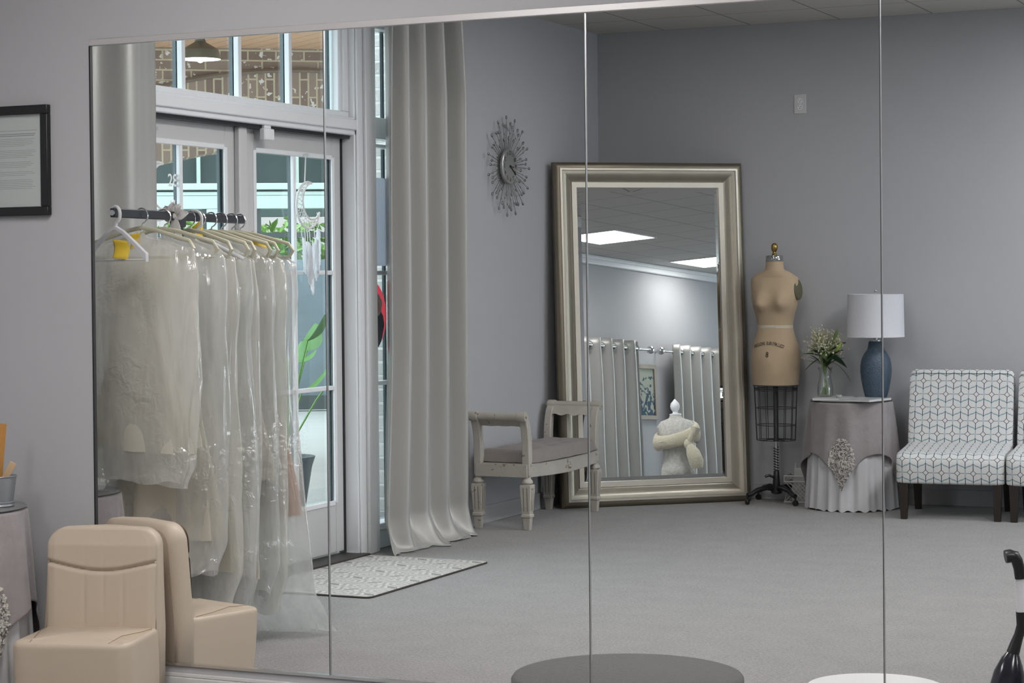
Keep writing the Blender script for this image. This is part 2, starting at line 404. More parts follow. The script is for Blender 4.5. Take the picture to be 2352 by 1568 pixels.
def door(nm, y0, y1, g0, g1, lab):
    d = sempty(nm, lab, 'door'); d.location = (XD, 0, 0)
    f = MB(); z0, z1, b0, b1 = 0.03, 2.112, 0.28, 2.012; t = 0.045
    f.ext(-t, 0, y0, g0, z0, z1).ext(-t, 0, g1, y1, z0, z1).ext(-t, 0, g0, g1, z0, b0).ext(-t, 0, g0, g1, b1, z1)
    f.build('leaf_frame', mat('door_paint', (0.56, 0.555, 0.56), 0.4, var=0.02), d, bevel=0.004)
    bd = MB()
    e = 0.012
    bd.ext(-0.004, 0.006, g0 - e, g0 + e, b0, b1).ext(-0.004, 0.006, g1 - e, g1 + e, b0, b1).ext(-0.004, 0.0055, g0 + e, g1 - e, b0 - e, b0 + e).ext(-0.004, 0.0055, g0 + e, g1 - e, b1 - e, b1 + e)
    bd.build('glazing_bead', WHITE, d, bevel=0.003)
    gm = (g0 + g1) / 2
    mu = MB()
    mu.ext(-0.018, 0.002, gm - 0.012, gm + 0.012, b0, b1)
    for z in (b0 + (b1 - b0) / 3, b0 + 2 * (b1 - b0) / 3):
        mu.ext(-0.018, 0.001, g0 + e, g1 - e, z - 0.011, z + 0.011)
    mu.build('muntin', WHITE, d, bevel=0.003)
    sp = MB()
    for y in (gm - 0.0, g1 - 0.006):
        sp.ext(-0.034, -0.020, y - 0.011, y + 0.011, b0, b1)
    sp.ext(-0.034, -0.020, g0, g0 + 0.014, b0, b1)
    sp.build('dark_spacer', GASKET, d)
    MB().ext(-0.0195, -0.0185, g0, g1, b0, b1).build('pane', GLASS, d, smooth=False)
    return d
d1 = door('door_1', 7.27, 8.215, 7.37, 8.09, 'white glazed door leaf half hidden behind the clothes rail')
d2 = door('door_2', 8.225, 9.16, 8.34, 9.08, 'white glazed door leaf with the hanging feather moon')
MB().ext(0, 0.03, 8.165, 8.235, 0.03, 2.112).build('astragal', mat('astragal_paint', (0.60, 0.59, 0.595), 0.4), d1, bevel=0.006)
# number on the glass
vs, fs = text_geo('28', 0.078)
nm = tag(MB().add([(XD - 0.0175, y, z) for y, z, _ in [(v[0] * 0.98, v[1], 0) for v in vs]], fs).build('house_number', emit('white_vinyl', (0.85, 0.87, 0.87), 0.0), smooth=False), 'white vinyl number on the left door glass', 'number')
nm.location = (0, 7.69, 1.842)
# alarm contact
t = thing('door_contact', 'small white box on the head rail above where the two doors meet', 'door sensor', (-5.085, 8.36, 2.11))
MB().ext(-0.03, 0.0, -0.045, 0.045, -0.055, 0.0).build('housing', WHITE, t, bevel=0.006)
MB().ext(-0.045, -0.01, -0.03, 0.03, 0.0, 0.02).build('bracket', WHITE, t, bevel=0.003)
# transom window
w1 = sempty('window_1', 'white transom window above the doors'); w1.location = (XD, 0, 0)
f = MB(); f.ext(-0.05, 0.045, DY0, 9.175, 2.215, 2.245).ext(-0.05, 0.045, 9.125, 9.175, 2.245, 2.74).ext(-0.05, 0.045, DY0, DY0 + 0.05, 2.245, 2.74).ext(-0.05, 0.045, DY0, 9.175, 2.70, 2.74)
f.ext(-0.01, 0.03, 9.10, 9.13, 2.245, 2.7)
f.build('window_frame', WHITE, w1, bevel=0.006)
mu = MB(); sp = MB()
for y in (7.745, 8.21, 8.665):
    mu.ext(-0.018, 0.012, y - 0.013, y + 0.013, 2.245, 2.70); sp.ext(-0.04, -0.022, y - 0.014, y + 0.012, 2.245, 2.70)
mu.build('muntin', WHITE, w1, bevel=0.004)
sp.ext(-0.04, -0.022, 9.075, 9.10, 2.245, 2.70); sp.build('dark_spacer', GASKET, w1)
MB().ext(-0.0205, -0.0195, DY0 + 0.05, 9.125, 2.245, 2.70).build('pane', GLASS, w1, smooth=False)
# sidelight window
w2 = sempty('window_2', 'narrow white sidelight window between the post and the curtain'); w2.location = (XD, 0, 0)
f = MB()
f.ext(-0.05, 0.03, 9.40, 9.86, 0.0, 0.10).ext(-0.05, 0.05, 9.40, 9.86, 0.10, 0.135).ext(-0.05, 0.03, 9.40, 9.86, 2.13, 2.24).ext(-0.02, 0.04, 9.40, 9.86, 2.085, 2.10).ext(-0.05, 0.03, 9.40, 9.86, 2.70, 2.74)
f.ext(-0.05, 0.02, 9.38, 9.44, 0.1, 2.74).ext(-0.05, 0.02, 9.80, 9.86, 0.1, 2.74)
f.build('window_frame', WHITE, w2, bevel=0.005)
mu = MB()
for z in (0.857, 1.433):
    mu.ext(-0.018, 0.002, 9.44, 9.80, z - 0.011, z + 0.011)
mu.build('muntin', WHITE, w2, bevel=0.003)
MB().ext(-0.034, -0.02, 9.655, 9.675, 0.135, 2.085).ext(-0.034, -0.02, 9.655, 9.675, 2.24, 2.70).build('dark_spacer', GASKET, w2)
MB().ext(-0.0195, -0.0185, 9.44, 9.80, 0.135, 2.70).build('pane', GLASS, w2, smooth=False)
tag(MB().ext(XD - 0.012, XD - 0.009, 9.45, 9.79, 1.47, 1.93).build('window_notice', sheer('notice_paper', (0.66, 0.67, 0.72), 0.0, 4, 0.5), smooth=False), 'plain pale sheet taped high on the narrow sidelight glass', 'notice')
# round red sticker
rs = thing('round_sticker', 'round red window sticker with a fair haired figure on the sidelight', 'sticker', (XD - 0.014, 9.47, 1.21))
RED = sheer('sticker_red', (0.62, 0.06, 0.08), 0.0, 4, 0.5)
MB().add([(0, 0.19 * cos(a), 0.19 * sin(a)) for a in [2 * PI * k / 48 for k in range(48)]], [tuple(range(48))]).build('disc', RED, rs, smooth=False, recalc=False)
def flat(poly, dx): return MB().add([(dx, y, z) for y, z in poly], [tuple(range(len(poly)))])
flat([(-0.12, -0.145), (0.06, -0.15), (0.075, -0.10), (0.055, -0.06), (0.02, 0.10), (-0.13, 0.10)], 0.001).build('white_panel', mat('sticker_white', (0.75, 0.76, 0.78), 0.5), rs, smooth=False)
flat([(0.062, -0.165), (0.098, -0.165), (0.13, -0.135), (0.165, -0.05), (0.15, 0.0), (0.118, 0.03), (0.09, -0.0), (0.075, -0.06)], 0.002).build('dark_jacket', mat('sticker_navy', (0.03, 0.035, 0.05), 0.5), rs, smooth=False)
hp = [(0.098 + 0.042 * cos(a) * (1 + 0.12 * sin(5 * a)), 0.055 + 0.052 * sin(a) * (1 + 0.1 * cos(4 * a))) for a in [2 * PI * k / 30 for k in range(30)]]
flat(hp, 0.0025).build('fair_hair', mat('sticker_hair', (0.45, 0.38, 0.30), 0.6, var=0.3, vscale=60), rs, smooth=False)
flat([(0.095 + 0.02 * cos(a), 0.043 + 0.032 * sin(a)) for a in [2 * PI * k / 20 for k in range(20)]], 0.003).build('face', mat('sticker_skin', (0.50, 0.28, 0.22), 0.6), rs, smooth=False)
fl = MB()
for k, (y0, y1, z) in enumerate(((0.03, 0.075, 0.132), (0.02, 0.07, 0.112))):
    for j in range(4):
        yy = lerp(y0, y1, j / 3.4)
        fl.add([(0.003, yy, z - 0.006), (0.003, yy + 0.008, z - 0.006), (0.003, yy + 0.008, z + 0.004 + 0.006 * (j % 2)), (0.003, yy, z + 0.006)], [(0, 1, 2, 3)])
fl.build('white_lettering', mat('sticker_letter', (0.8, 0.75, 0.76), 0.5), rs, smooth=False)
ring = MB().tube([(0.003, 0.062 + 0.013 * cos(a), -0.12 + 0.026 * sin(a)) for a in [2 * PI * k / 24 for k in range(24)]], 0.003, 6, True)
ring.build('dark_ring', BLACKM, rs)

# ------------------------------------------------------------------ outside: porch, brick, pendant lamp, shopfront, plants
BR = mat('brick', (0.2, 0.15, 0.12), 0.85, spec=0.2)
def brick_mat(name, c1, c2, mortar, rot=0.0, white=0.25, bw=0.23, bh=0.082):
    m = mat(name, c1, 0.9, spec=0.15); x = NX(m)
    tc = x.n.new('ShaderNodeTexCoord'); mp = x.n.new('ShaderNodeMapping'); mp.inputs['Rotation'].default_value = (0, 0, rot)
    x.l.new(tc.outputs['UV'], mp.inputs[0])
    b = x.n.new('ShaderNodeTexBrick'); b.inputs['Scale'].default_value = 1.0
    b.inputs['Brick Width'].default_value = bw; b.inputs['Row Height'].default_value = bh; b.inputs['Mortar Size'].default_value = 0.009; b.inputs['Mortar Smooth'].default_value = 0.3
    b.inputs['Color1'].default_value = (*c1, 1); b.inputs['Color2'].default_value = (*c2, 1); b.inputs['Mortar'].default_value = (*mortar, 1)
    x.l.new(mp.outputs[0], b.inputs[0])
    n = x.noise(22, 5, mp.outputs[0]); n2 = x.noise(2.5, 3, mp.outputs[0])
    spl = x.mul(x.gt(n, 0.60), x.gt(n2, 0.5))
    spl = x.mul(spl, x.sub(1.0, b.outputs['Fac']))
    c = x.mix(x.mul(x.noise(60, 4, mp.outputs[0]), 0.35), b.outputs['Color'], (0.10, 0.08, 0.07))
    x.base(x.mix(x.mul(spl, white * 3), c, (0.75, 0.72, 0.70)))
    x.bump(x.sub(1.0, b.outputs['Fac']), 0.6, 0.01)
    return m
BRICK = brick_mat('old_brick', (0.21, 0.15, 0.12), (0.33, 0.25, 0.20), (0.52, 0.45, 0.33))
BRICKV = brick_mat('soldier_brick', (0.20, 0.145, 0.12), (0.32, 0.245, 0.20), (0.52, 0.45, 0.33), rot=PI / 2, bw=0.29, bh=0.070)
BRICKP = brick_mat('pale_brick', (0.55, 0.52, 0.50), (0.75, 0.72, 0.69), (0.85, 0.83, 0.79))  # lightened to stand in for sunlight on the brick
# arched brick wall: local frame u along wall, n away
AW = Vector((cos(R(36)), sin(R(36)), 0)); AN = Vector((-AW.y, AW.x, 0))
A0 = Vector((-9.05, 14.55, 0))
def apt(u, z, n=0.0): p = A0 + AW * u + AN * n; return (p.x, p.y, z)
ACX, ACZ, ARX, ARZ = 0.42, 2.12, 2.2, 1.0       # segmental arch ring: centre, outer half width, rise
def arch_z(u, rx, rz): 
    q = 1 - ((u - ACX) / rx) ** 2
    return ACZ + rz * math.sqrt(q) if q > 0 else ACZ
ZS = 3.30
m = MB(); m.uv = []
UL = [-2.6 + 0.1 * k for k in range(64)]
for n0 in (0.0, 0.35):
    base = len(m.v); vs = []
    for u in UL:
        zl = arch_z(u, ARX, ARZ) if abs(u - ACX) < ARX else 0.0
        for z in (zl, ZS - 0.002): vs.append(apt(u, z, n0)); m.uv.append((u, z))
    fs = [(2 * i, 2 * i + 2, 2 * i + 3, 2 * i + 1) for i in range(len(UL) - 1)]
    m.add(vs, fs)
pw = thing('brick_archway', 'old brick porch wall with a shallow arch, seen over the doors', 'brick wall')
m.build('wall_face', BRICK, pw, smooth=False, recalc=False)
m = MB(); m.uv = []                                # ring of upright bricks, slightly proud, two courses deep
ks = [ACX - ARX + 0.0 + 2 * ARX * k / 48 for k in range(49)]
vs = []
for k, u in enumerate(ks):
    zo = arch_z(u, ARX, ARZ); zi = zo - 0.62
    for (n_, zq) in ((-0.02, zo), (-0.02, zi), (0.35, zi)):
        vs.append(apt(u, zq, n_)); m.uv.append((u, zq if n_ < 0 else zq + 0.35))
fs = []
for i in range(48):
    a, b = 3 * i, 3 * i + 3
    fs += [(a, b, b + 1, a + 1), (a + 1, b + 1, b + 2, a + 2)]
m.add(vs, fs).build('upright_course', BRICKV, pw, smooth=False, recalc=False)
MB().tube([apt(u, arch_z(u, ARX, ARZ), -0.025) for u in ks[1:-1]], 0.02, 6).build('raised_edge', mat('edge_brick', (0.16, 0.12, 0.09), 0.9, var=0.3), pw)
# porch ceiling planks, outdoor ground
SOF = mat('porch_planks', (0.60, 0.36, 0.22), 0.6); x = NX(SOF); X, Y, Z = x.coord()
g = x.lt(x.mod(x.add(x.mul(X, 0.55), x.mul(Y, 0.83)), 0.14), 0.010)
x.base(x.mix(g, x.mix(x.noise(9, 4), (0.56, 0.33, 0.20), (0.68, 0.43, 0.28)), (0.34, 0.19, 0.11)))
cl = MB(); 
cs = [apt(-2.7, 0, -3.4)[:2], apt(-2.7, 0, 0.4)[:2], apt(3.8, 0, 0.4)[:2], apt(3.8, 0, -3.4)[:2]]
cl.prism(cs, ZS, ZS + 0.12)
struct(cl.build('porch_ceiling', SOF, smooth=False), 'reddish timber porch ceiling')
bm_ = MB(); pA, pB = Vector((-7.3, 12.3)), Vector((-5.5, 14.1))
bm_.prism([(-7.9, 11.9), (-7.1, 11.1), (-5.4, 13.0), (-6.3, 13.7)], ZS - 0.16, ZS)
struct(bm_.build('porch_beam', mat('cream_board', (0.75, 0.66, 0.55), 0.6)), 'cream painted porch beam')
struct(MB().ext(-40, XL - 0.17, -4, 45, -0.12, -0.02).build('outdoor_ground', mat('paving', (0.32, 0.31, 0.30), 0.9, var=0.1, vscale=3), smooth=False))
# brick pier just outside the sidelight
m = MB(); m.uv = []
def pier(x0, x1, y0, y1, z1, M_, nm_, lab, cat):
    q = MB(); q.uv = []
    for (a, b) in (((x0, y0), (x1, y0)), ((x1, y0), (x1, y1)), ((x1, y1), (x0, y1)), ((x0, y1), (x0, y0))):
        L = math.hypot(b[0] - a[0], b[1] - a[1]); n = len(q.v)
        q.add([(a[0], a[1], 0), (b[0], b[1], 0), (b[0], b[1], z1), (a[0], a[1], z1)], [(0, 1, 2, 3)])
        q.uv += [(0, 0), (L, 0), (L, z1), (0, z1)]
    return tag(q.build(nm_, M_, smooth=False), lab, cat)
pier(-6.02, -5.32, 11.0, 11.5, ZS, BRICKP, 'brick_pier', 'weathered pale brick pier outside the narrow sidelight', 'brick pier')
pier(-9.02, -8.72, 13.05, 13.35, 1.36, mat('limestone', (0.72, 0.70, 0.66), 0.9, var=0.12, vscale=14, bump=0.6, bscale=9), 'stone_pier', 'short white rough stone pier seen through the right door glass', 'stone pier')
# pendant barn lamp
pl = thing('pendant_lamp', 'dark metal barn pendant with a glowing bulb above the doors', 'pendant lamp', (-8.02, 12.27, 0))
DKB = mat('bronze_metal', (0.10, 0.085, 0.06), 0.45, 0.4)
q = MB(); z0 = 2.945
prof = [(0.145, z0), (0.143, z0 + 0.012), (0.128, z0 + 0.065), (0.118, z0 + 0.075), (0.045, z0 + 0.118), (0.034, z0 + 0.125), (0.030, z0 + 0.165), (0.0, z0 + 0.168)]
q.lathe(prof, n=40, cap=False).build('lamp_shade', DKB, pl, angle=25)
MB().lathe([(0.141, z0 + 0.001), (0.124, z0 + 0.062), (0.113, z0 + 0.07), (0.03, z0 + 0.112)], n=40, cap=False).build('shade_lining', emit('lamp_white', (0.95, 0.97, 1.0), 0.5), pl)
MB().tube([(0, 0, z0 + 0.165), (0, 0, ZS)], 0.010, 8).build('stem', DKB, pl)
for s in (-1, 1): MB().tube([(s * 0.03, 0, z0 + 0.17), (s * 0.036, 0, z0 + 0.14), (s * 0.045, 0, z0 + 0.12)], 0.003, 6).build('wire_clip', DKB, pl)
MB().ball((0, 0, z0 + 0.012), (0.03, 0.03, 0.036), 14, 10).build('bulb', emit('bulb_glow', (1.0, 0.92, 0.75), 1.2), pl)
# shopfront across the way
TEAL = mat('pale_teal_paint', (0.40, 0.485, 0.455), 0.5, var=0.03)
F0 = Vector((-14.2, 17.7, 0)); FW = Vector((cos(R(31)), sin(R(31)), 0)); FN = Vector((-FW.y, FW.x, 0))
sf = thing('shopfront', 'pale teal shopfront with dark upper panes across the path', 'shopfront', tuple(F0), R(31))
q = MB(); L_ = 7.0
q.ext(-1.5, L_, 0, 0.2, 2.17, 2.355).ext(-1.5, L_, -0.03, 0.2, 2.375, 2.445).ext(-1.5, L_, 0, 0.2, 3.3, 3.6)
q.build('fascia', TEAL, sf, bevel=0.006)
MB().ext(-1.5, L_, 0.03, 0.2, 2.355, 2.375).ext(-1.5, L_, -0.002, 0.01, 2.312, 2.316).build('fascia_groove', mat('teal_shadow', (0.05, 0.07, 0.07), 0.7), sf)
TB_ = mat('teal_bar', (0.34, 0.41, 0.38), 0.5)
for k in range(9): MB().ext(-1.0 + k * 1.05, -0.96 + k * 1.05, -0.02, 0.14, 2.445, 3.3).build('mullion', TB_, sf)
PD = mat('dark_pane', (0.04, 0.055, 0.055), 0.10, spec=0.6, var=0.5, vscale=1.2)
for k in range(8): MB().ext(-0.96 + k * 1.05, 0.05 + k * 1.05, 0.05, 0.08, 2.445, 3.3).build('upper_pane', PD, sf, smooth=False)
for u0 in (0.2, 2.25, 4.5): MB().ext(u0, u0 + 0.53, 0, 0.2, 0.0, 2.17).build('pilaster', TEAL, sf, bevel=0.01)
KP_ = mat('slate_panel', (0.13, 0.16, 0.18), 0.3, var=0.3, vscale=2)
DF = mat('dark_bronze_frame', (0.045, 0.055, 0.055), 0.4)
for u0 in (0.73, 2.78):
    q = MB(); q.ext(u0, u0 + 0.05, 0.02, 0.16, 0, 2.17).ext(u0 + 1.47, u0 + 1.52, 0.02, 0.16, 0, 2.17).ext(u0, u0 + 1.52, 0.02, 0.16, 1.86, 1.915).ext(u0, u0 + 1.52, 0.02, 0.16, 0, 0.15)
    q.build('window_bars', DF, sf)
    MB().ext(u0 + 0.05, u0 + 1.47, 0.06, 0.12, 0.15, 1.62).build('kick_panel', KP_, sf)
# hedges and plants beyond
LEAFS = [mat('leaf_green', (0.10, 0.22, 0.04), 0.5, var=0.4, vscale=3), mat('leaf_bright', (0.16, 0.30, 0.05), 0.5, var=0.35, vscale=3)]
def leaf_cloud(name, c, d, n, size, M_, seed, lab, cat, kind=None):
    rnd = random.Random(seed); q = MB()
    for _ in range(n):
        while True:
            p = Vector((rnd.uniform(-1, 1), rnd.uniform(-1, 1), rnd.uniform(-1, 1)))
            if 0.35 < p.length < 1: break
        o = Vector((p.x * d[0] / 2, p.y * d[1] / 2, p.z * d[2] / 2)) + Vector(c)
        e = Matrix.Rotation(rnd.uniform(0, 6.28), 3, 'Z') @ Matrix.Rotation(rnd.uniform(-1.2, 1.2), 3, 'X') @ Matrix.Rotation(rnd.uniform(-1, 1), 3, 'Y')
        s = size * rnd.uniform(0.6, 1.3)
        pts = [(-s, 0, 0), (-s * .3, s * .42, .1 * s), (s * .5, s * .35, 0.05 * s), (s, 0, -.15 * s), (s * .5, -s * .35, .05 * s), (-s * .3, -s * .42, .1 * s)]
        q.add([e @ Vector(a) + o for a in pts], [(0, 1, 2, 3), (0, 3, 4, 5)])
    o = q.build(name, M_, recalc=False, smooth=False)
    return tag(o, lab, cat)
leaf_cloud('clipped_hedge', (-13.6, 21.6, 1.10), (5.0, 1.5, 2.2), 3600, 0.10, LEAFS[1], 3, 'bright green hedge behind the teal shopfront posts', 'hedge')
leaf_cloud('clipped_hedge', (-11.0, 23.6, 0.47), (4.2, 0.7, 0.95), 1800, 0.07, LEAFS[0], 4, 'darker low hedge below the dark window bar', 'hedge')
leaf_cloud('leafy_shrub', (-12.4, 16.4, 1.1), (1.2, 1.0, 2.2), 500, 0.07, LEAFS[1], 8, 'light leafy branches in the left door glass', 'shrub')
struct(MB().box((-16.5, 27.0, 2.2), (16, 0.3, 4.4), rz=R(30)).build('far_building', mat('pale_far_wall', (0.42, 0.38, 0.36), 0.8), smooth=False), 'pale building far across the path')
struct(MB().box((-15.6, 21.4, 3.0), (9, 0.2, 1.6), rz=R(31)).build('upper_backdrop', mat('dim_interior', (0.06, 0.085, 0.08), 0.8), smooth=False), 'dim room behind the upper panes')  # dimness of the unlit room is put into the slab's colour
def big_leaf_plant(name, loc, n, h, size, M_, seed, lab):
    rnd = random.Random(seed); t = thing(name, lab, 'plant', loc)
    for k in range(n):
        a = rnd.uniform(0, 6.28); tilt = rnd.uniform(0.15, 0.6); hh = h * rnd.uniform(0.5, 1.0)
        tip = Vector((cos(a) * hh * sin(tilt), sin(a) * hh * sin(tilt), hh * cos(tilt)))
        L = size * rnd.uniform(0.7, 1.2); wd = L * 0.28
        dr = Vector((cos(a), sin(a), rnd.uniform(0.1, 0.8))).normalized(); sd = Vector((-sin(a), cos(a), 0)); up = dr.cross(sd)
        def fn(u, v):
            l = v * L; b = wd * sin(PI * min(v * 0.92 + 0.04, 1)) ** 0.8 * (u * 2 - 1)
            return tip + dr * l + sd * b + up * (-0.35 * abs(b) - 0.25 * L * v * v * -1) 
        MB().grid(fn, 4, 8).build('leaf', M_, t, recalc=False)
        MB().tube([(0, 0, 0), tuple(tip * 0.5 + Vector((0, 0, 0.05 * hh))), tuple(tip)], 0.006, 5).build('stem', LEAFS[0], t)
    return t
big_leaf_plant('broad_leaf_plant', (-6.35, 10.55, 0.35), 12, 0.75, 0.20, mat('hosta_green', (0.08, 0.20, 0.05), 0.4, var=0.3, vscale=6), 11, 'broad leaved green plant behind the right door glass')
tag(MB().lathe([(0.12, 0), (0.17, 0.3), (0.19, 0.36), (0.17, 0.36), (0.15, 0.30)], (-6.35, 10.55, 0), 24).build('plant_pot', mat('slate_pot', (0.10, 0.11, 0.12), 0.7)), 'dark pot of the broad leaved plant outside', 'plant pot')

# ------------------------------------------------------------------ curtains on the entrance wall
def curtain(name, lab, y0, y1, fold, x0, amp, z0, z1, M_, flare=None, puddle=False, seed=1, nu=120, nv=70):
    q = MB()
    def fn(u, v):
        y = lerp(y0, y1, u); z = lerp(z0, z1, v)
        ph = fold(u) + 0.35 * ns(u * 3, v * 1.2, seed)
        A = amp * (0.75 + 0.35 * ns(u * 3, v * 0.8, seed + 5)) * (1 - 0.25 * (1 - v) ** 3)
        x = x0 + A * sin(ph + 0.55 * sin(ph)) + 0.006 * ns(u * 16, v * 2.2, seed + 2)
        if flare: y = y + flare(u, v)
        if puddle and v < 0.055:
            t = 1 - v / 0.055
            w_ = sin(ph * 1.5 + 2.2 * t + 1.0) * t * (1.15 - t)
            x += (0.13 + 0.03 * sin(ph * 0.6)) * t * (0.45 + 0.55 * (1 - abs(2 * u - 1))) - 0.02 * t * sin(ph)
            z = 0.16 * (1 - t) ** 2.2 + 0.007 + max(0, 0.045 * w_ + 0.03 * t * (1.05 - t) * ns(u * 18, t * 3, seed) * 2)
            y += 0.06 * t * ns(u * 5, t * 1.5, seed + 9)
        return (x, y, z)
    q.grid(fn, nu, nv)
    o = q.build(name, M_, recalc=False, angle=80, solid=0.003)
    return tag(o, lab, 'curtain')
c1 = curtain('satin_curtain', 'broad silver curtain beside the mirror edge, behind the clothes rail', 6.15, 7.335, lambda u: 0.6 + 2.7 * 2 * PI * u, -4.98, 0.062, 0.02, 2.90, SATIN, seed=2)
def f2(u): return 0.9 + 2 * PI * 4.6 * (u ** 0.92)
def fl2(u, v): return (0.0 if u > 0.5 else -0.09 * (1 - 2 * u) * max(0, (0.35 - v)) / 0.35 * 0.6) + 0.10 * (u - 0.5) * (max(0, 1 - v) ** 1.5) * (0.9 if u < 0.5 else 0.35) - (0.06 * max(0, v - 0.82) / 0.18 * u)
c2 = curtain('satin_curtain', 'tall silver satin curtain puddling on the floor between sidelight and clock', 9.31, 10.25, f2, -4.985, 0.078, 0.0, 2.90, SATIN, fl2, True, 5, 170, 110)
for nmx, ya, yb, lab in (('curtain_rod', 6.0, 7.40, 'slim steel rod above the broad silver curtain'), ('curtain_rod', 9.2, 10.35, 'slim steel rod above the puddling satin curtain')):
    t = thing(nmx, lab, 'curtain rod', (-4.985, (ya + yb) / 2, 2.88))
    MB().tube([(0, -(yb - ya) / 2, 0), (0, (yb - ya) / 2, 0)], 0.012, 10).build('pole', STEEL, t)
    for s in (-1, 1):
        MB().ball((0, s * (yb - ya) / 2, 0), 0.022).build('finial', STEEL, t)
        MB().tube([(-0.113, s * ((yb - ya) / 2 - 0.05), 0), (0, s * ((yb - ya) / 2 - 0.05), 0)], 0.008, 8).build('bracket', STEEL, t)

# ------------------------------------------------------------------ door mat
RUG = mat('damask_mat', (0.5, 0.47, 0.44), 0.9, spec=0.2); x = NX(RUG); X, Y, Z = x.coord()
def damask(X, Y, px, py):
    u = x.sub(x.mod(X, px), px / 2); v = x.sub(x.mod(Y, py), py / 2)
    r = x.op('SQRT', x.add(x.mul(x.mul(u, u), 4.0 / px / px), x.mul(x.mul(v, v), 4.0 / py / py)))
    return r, x.op('ARCTAN2', v, u)
ra, ta = damask(X, Y, 0.30, 0.22)
rb, tb = damask(x.add(X, 0.15), x.add(Y, 0.11), 0.30, 0.22)
r = x.mn(ra, rb)
lobes = x.mul(x.op('SINE', x.mul(ta, 8.0)), 0.05)
bands = x.op('SINE', x.mul(x.add(r, lobes), 26.0))
tex = x.add(x.mul(bands, 0.5), x.mul(x.sub(x.noise(140, 3), 0.5), 2.4))
edge = x.gt(x.add(x.mn(ra, rb), x.mul(lobes, 1.2)), 0.84)
fac = x.mx(0.0, x.mn(1.0, x.op('MULTIPLY_ADD', tex, 0.75, 0.58)))
x.base(x.mix(edge, x.mix(fac, (0.30, 0.285, 0.27), (0.60, 0.58, 0.55)), (0.27, 0.26, 0.25)))
x.bump(fac, 0.4, 0.004)
rg = thing('door_mat', 'pale damask patterned mat on the carpet in front of the doors', 'mat', (-4.705, 8.585, 0))
rg_m = MB()
pts = []
W2, H2, cr = 0.335, 0.61, 0.03
for sx, sy, a0 in ((1, 1, 0), (-1, 1, PI / 2), (-1, -1, PI), (1, -1, 1.5 * PI)):
    for k in range(6):
        a = a0 + PI / 2 * k / 5
        pts.append((sx * (W2 - cr) + cr * cos(a), sy * (H2 - cr) + cr * sin(a)))
rg_m.prism(pts, 0.0, 0.009)
rg_m.build('pile', RUG, rg, smooth=False)
MB().tube([(p[0], p[1], 0.004) for p in pts], 0.005, 6, True).build('dark_binding', mat('mat_binding', (0.05, 0.04, 0.035), 0.8), rg)

# ------------------------------------------------------------------ sunburst clock
ck = thing('wall_clock', 'silver sunburst clock with bead tipped wire rays on the side wall', 'clock', (XL, 11.0, 2.05))
def cp(r_, a, d): return (d, -r_ * sin(a) * -1, r_ * cos(a))
DIAL = mat('dial_metal', (0.52, 0.52, 0.52), 0.34, 0.85, var=0.15, vscale=2)
q = MB(); 
q.loft([[(d, r_ * cos(2 * PI * k / 48), r_ * sin(2 * PI * k / 48)) for k in range(48)] for r_, d in ((0.10, 0.018), (0.104, 0.022), (0.104, 0.034), (0.10, 0.038), (0.001, 0.0385))])
q.build('dial', DIAL, ck, angle=30)
WIRE = mat('dark_wire', (0.24, 0.24, 0.24), 0.35, 0.8); BEAD = mat('smoked_bead', (0.34, 0.34, 0.35), 0.12, 0.5, spec=0.9)
rnd = random.Random(5)
for k in range(60):
    a = 2 * PI * k / 60
    L = (0.285, 0.205, 0.25, 0.20)[k % 4] if k % 2 == 0 else (0.235 if k % 4 == 1 else 0.165)
    b = MB().tube([(0.022, 0.09 * cos(a), 0.09 * sin(a)), (0.03, L * cos(a), L * sin(a))], 0.0016, 5)
    for rr_, s in ((L, 0.0085), (L * 0.78, 0.0045)):
        if k % 2 and rr_ < L: continue
        e = Matrix.Translation((0.03, rr_ * cos(a), rr_ * sin(a))) @ Matrix.Rotation(a, 4, 'X')
        b.ball((0, 0, 0), (s * 0.7, s * 1.5, s), 8, 6, e)
    b.build('ray', WIRE, ck)
for n_ in range(1, 13):
    a = 2 * PI * n_ / 12
    vs, fs = text_geo(str(n_), 0.034)
    MB().add([(0.0392, -0.078 * sin(a) - v[0], 0.078 * cos(a) + v[1]) for v in vs], fs).build('numeral', BLACK, ck, smooth=False)
def hand(a, L, w_):
    e = Matrix.Rotation(a, 4, 'X')
    MB().box((0.041, 0, L / 2 - 0.01), (0.002, w_, L), e).build('hand', BLACK, ck)
hand(R(-122), 0.095, 0.005); hand(R(-95), 0.055, 0.006); 
MB().lathe([(0.007, 0.038), (0.007, 0.044), (0.001, 0.045)], n=16, mat=Matrix.Rotation(PI / 2, 4, 'Y')).build('hub', BLACK, ck)
# ------------------------------------------------------------------ garment rail with bagged gowns
B0, B1 = Vector((-4.27, 5.97, 1.640)), Vector((-4.40, 7.02, 1.640))
BD = (B1 - B0).normalized(); BN = Vector((BD.y, -BD.x, 0))          # BN points to +X (towards the room)
RAILM = mat('gunmetal', (0.05, 0.055, 0.062), 0.3, 0.6, var=0.1)
rk = thing('garment_rail', 'dark metal T shaped garment rail holding the bagged gowns', 'clothes rail', (B0.x, B0.y, 0), math.atan2(BD.y, BD.x))
LB = (B1 - B0).length
MB().ext(0, LB, -0.010, 0.010, 1.624, 1.656).build('rail', RAILM, rk, bevel=0.003)
pb = 0.47 * LB
MB().ext(pb - 0.03, pb + 0.03, -0.02, 0.02, 1.60, 1.664).build('clamp', RAILM, rk, bevel=0.004)
MB().ext(pb - 0.016, pb + 0.016, -0.016, 0.016, 0.05, 1.62).build('post', RAILM, rk, bevel=0.003)
q = MB(); q.ext(pb - 0.25, pb + 0.25, -0.02, 0.02, 0.02, 0.05).ext(pb - 0.02, pb + 0.02, -0.2, 0.2, 0.02, 0.05)
q.build('base', RAILM, rk, bevel=0.004)
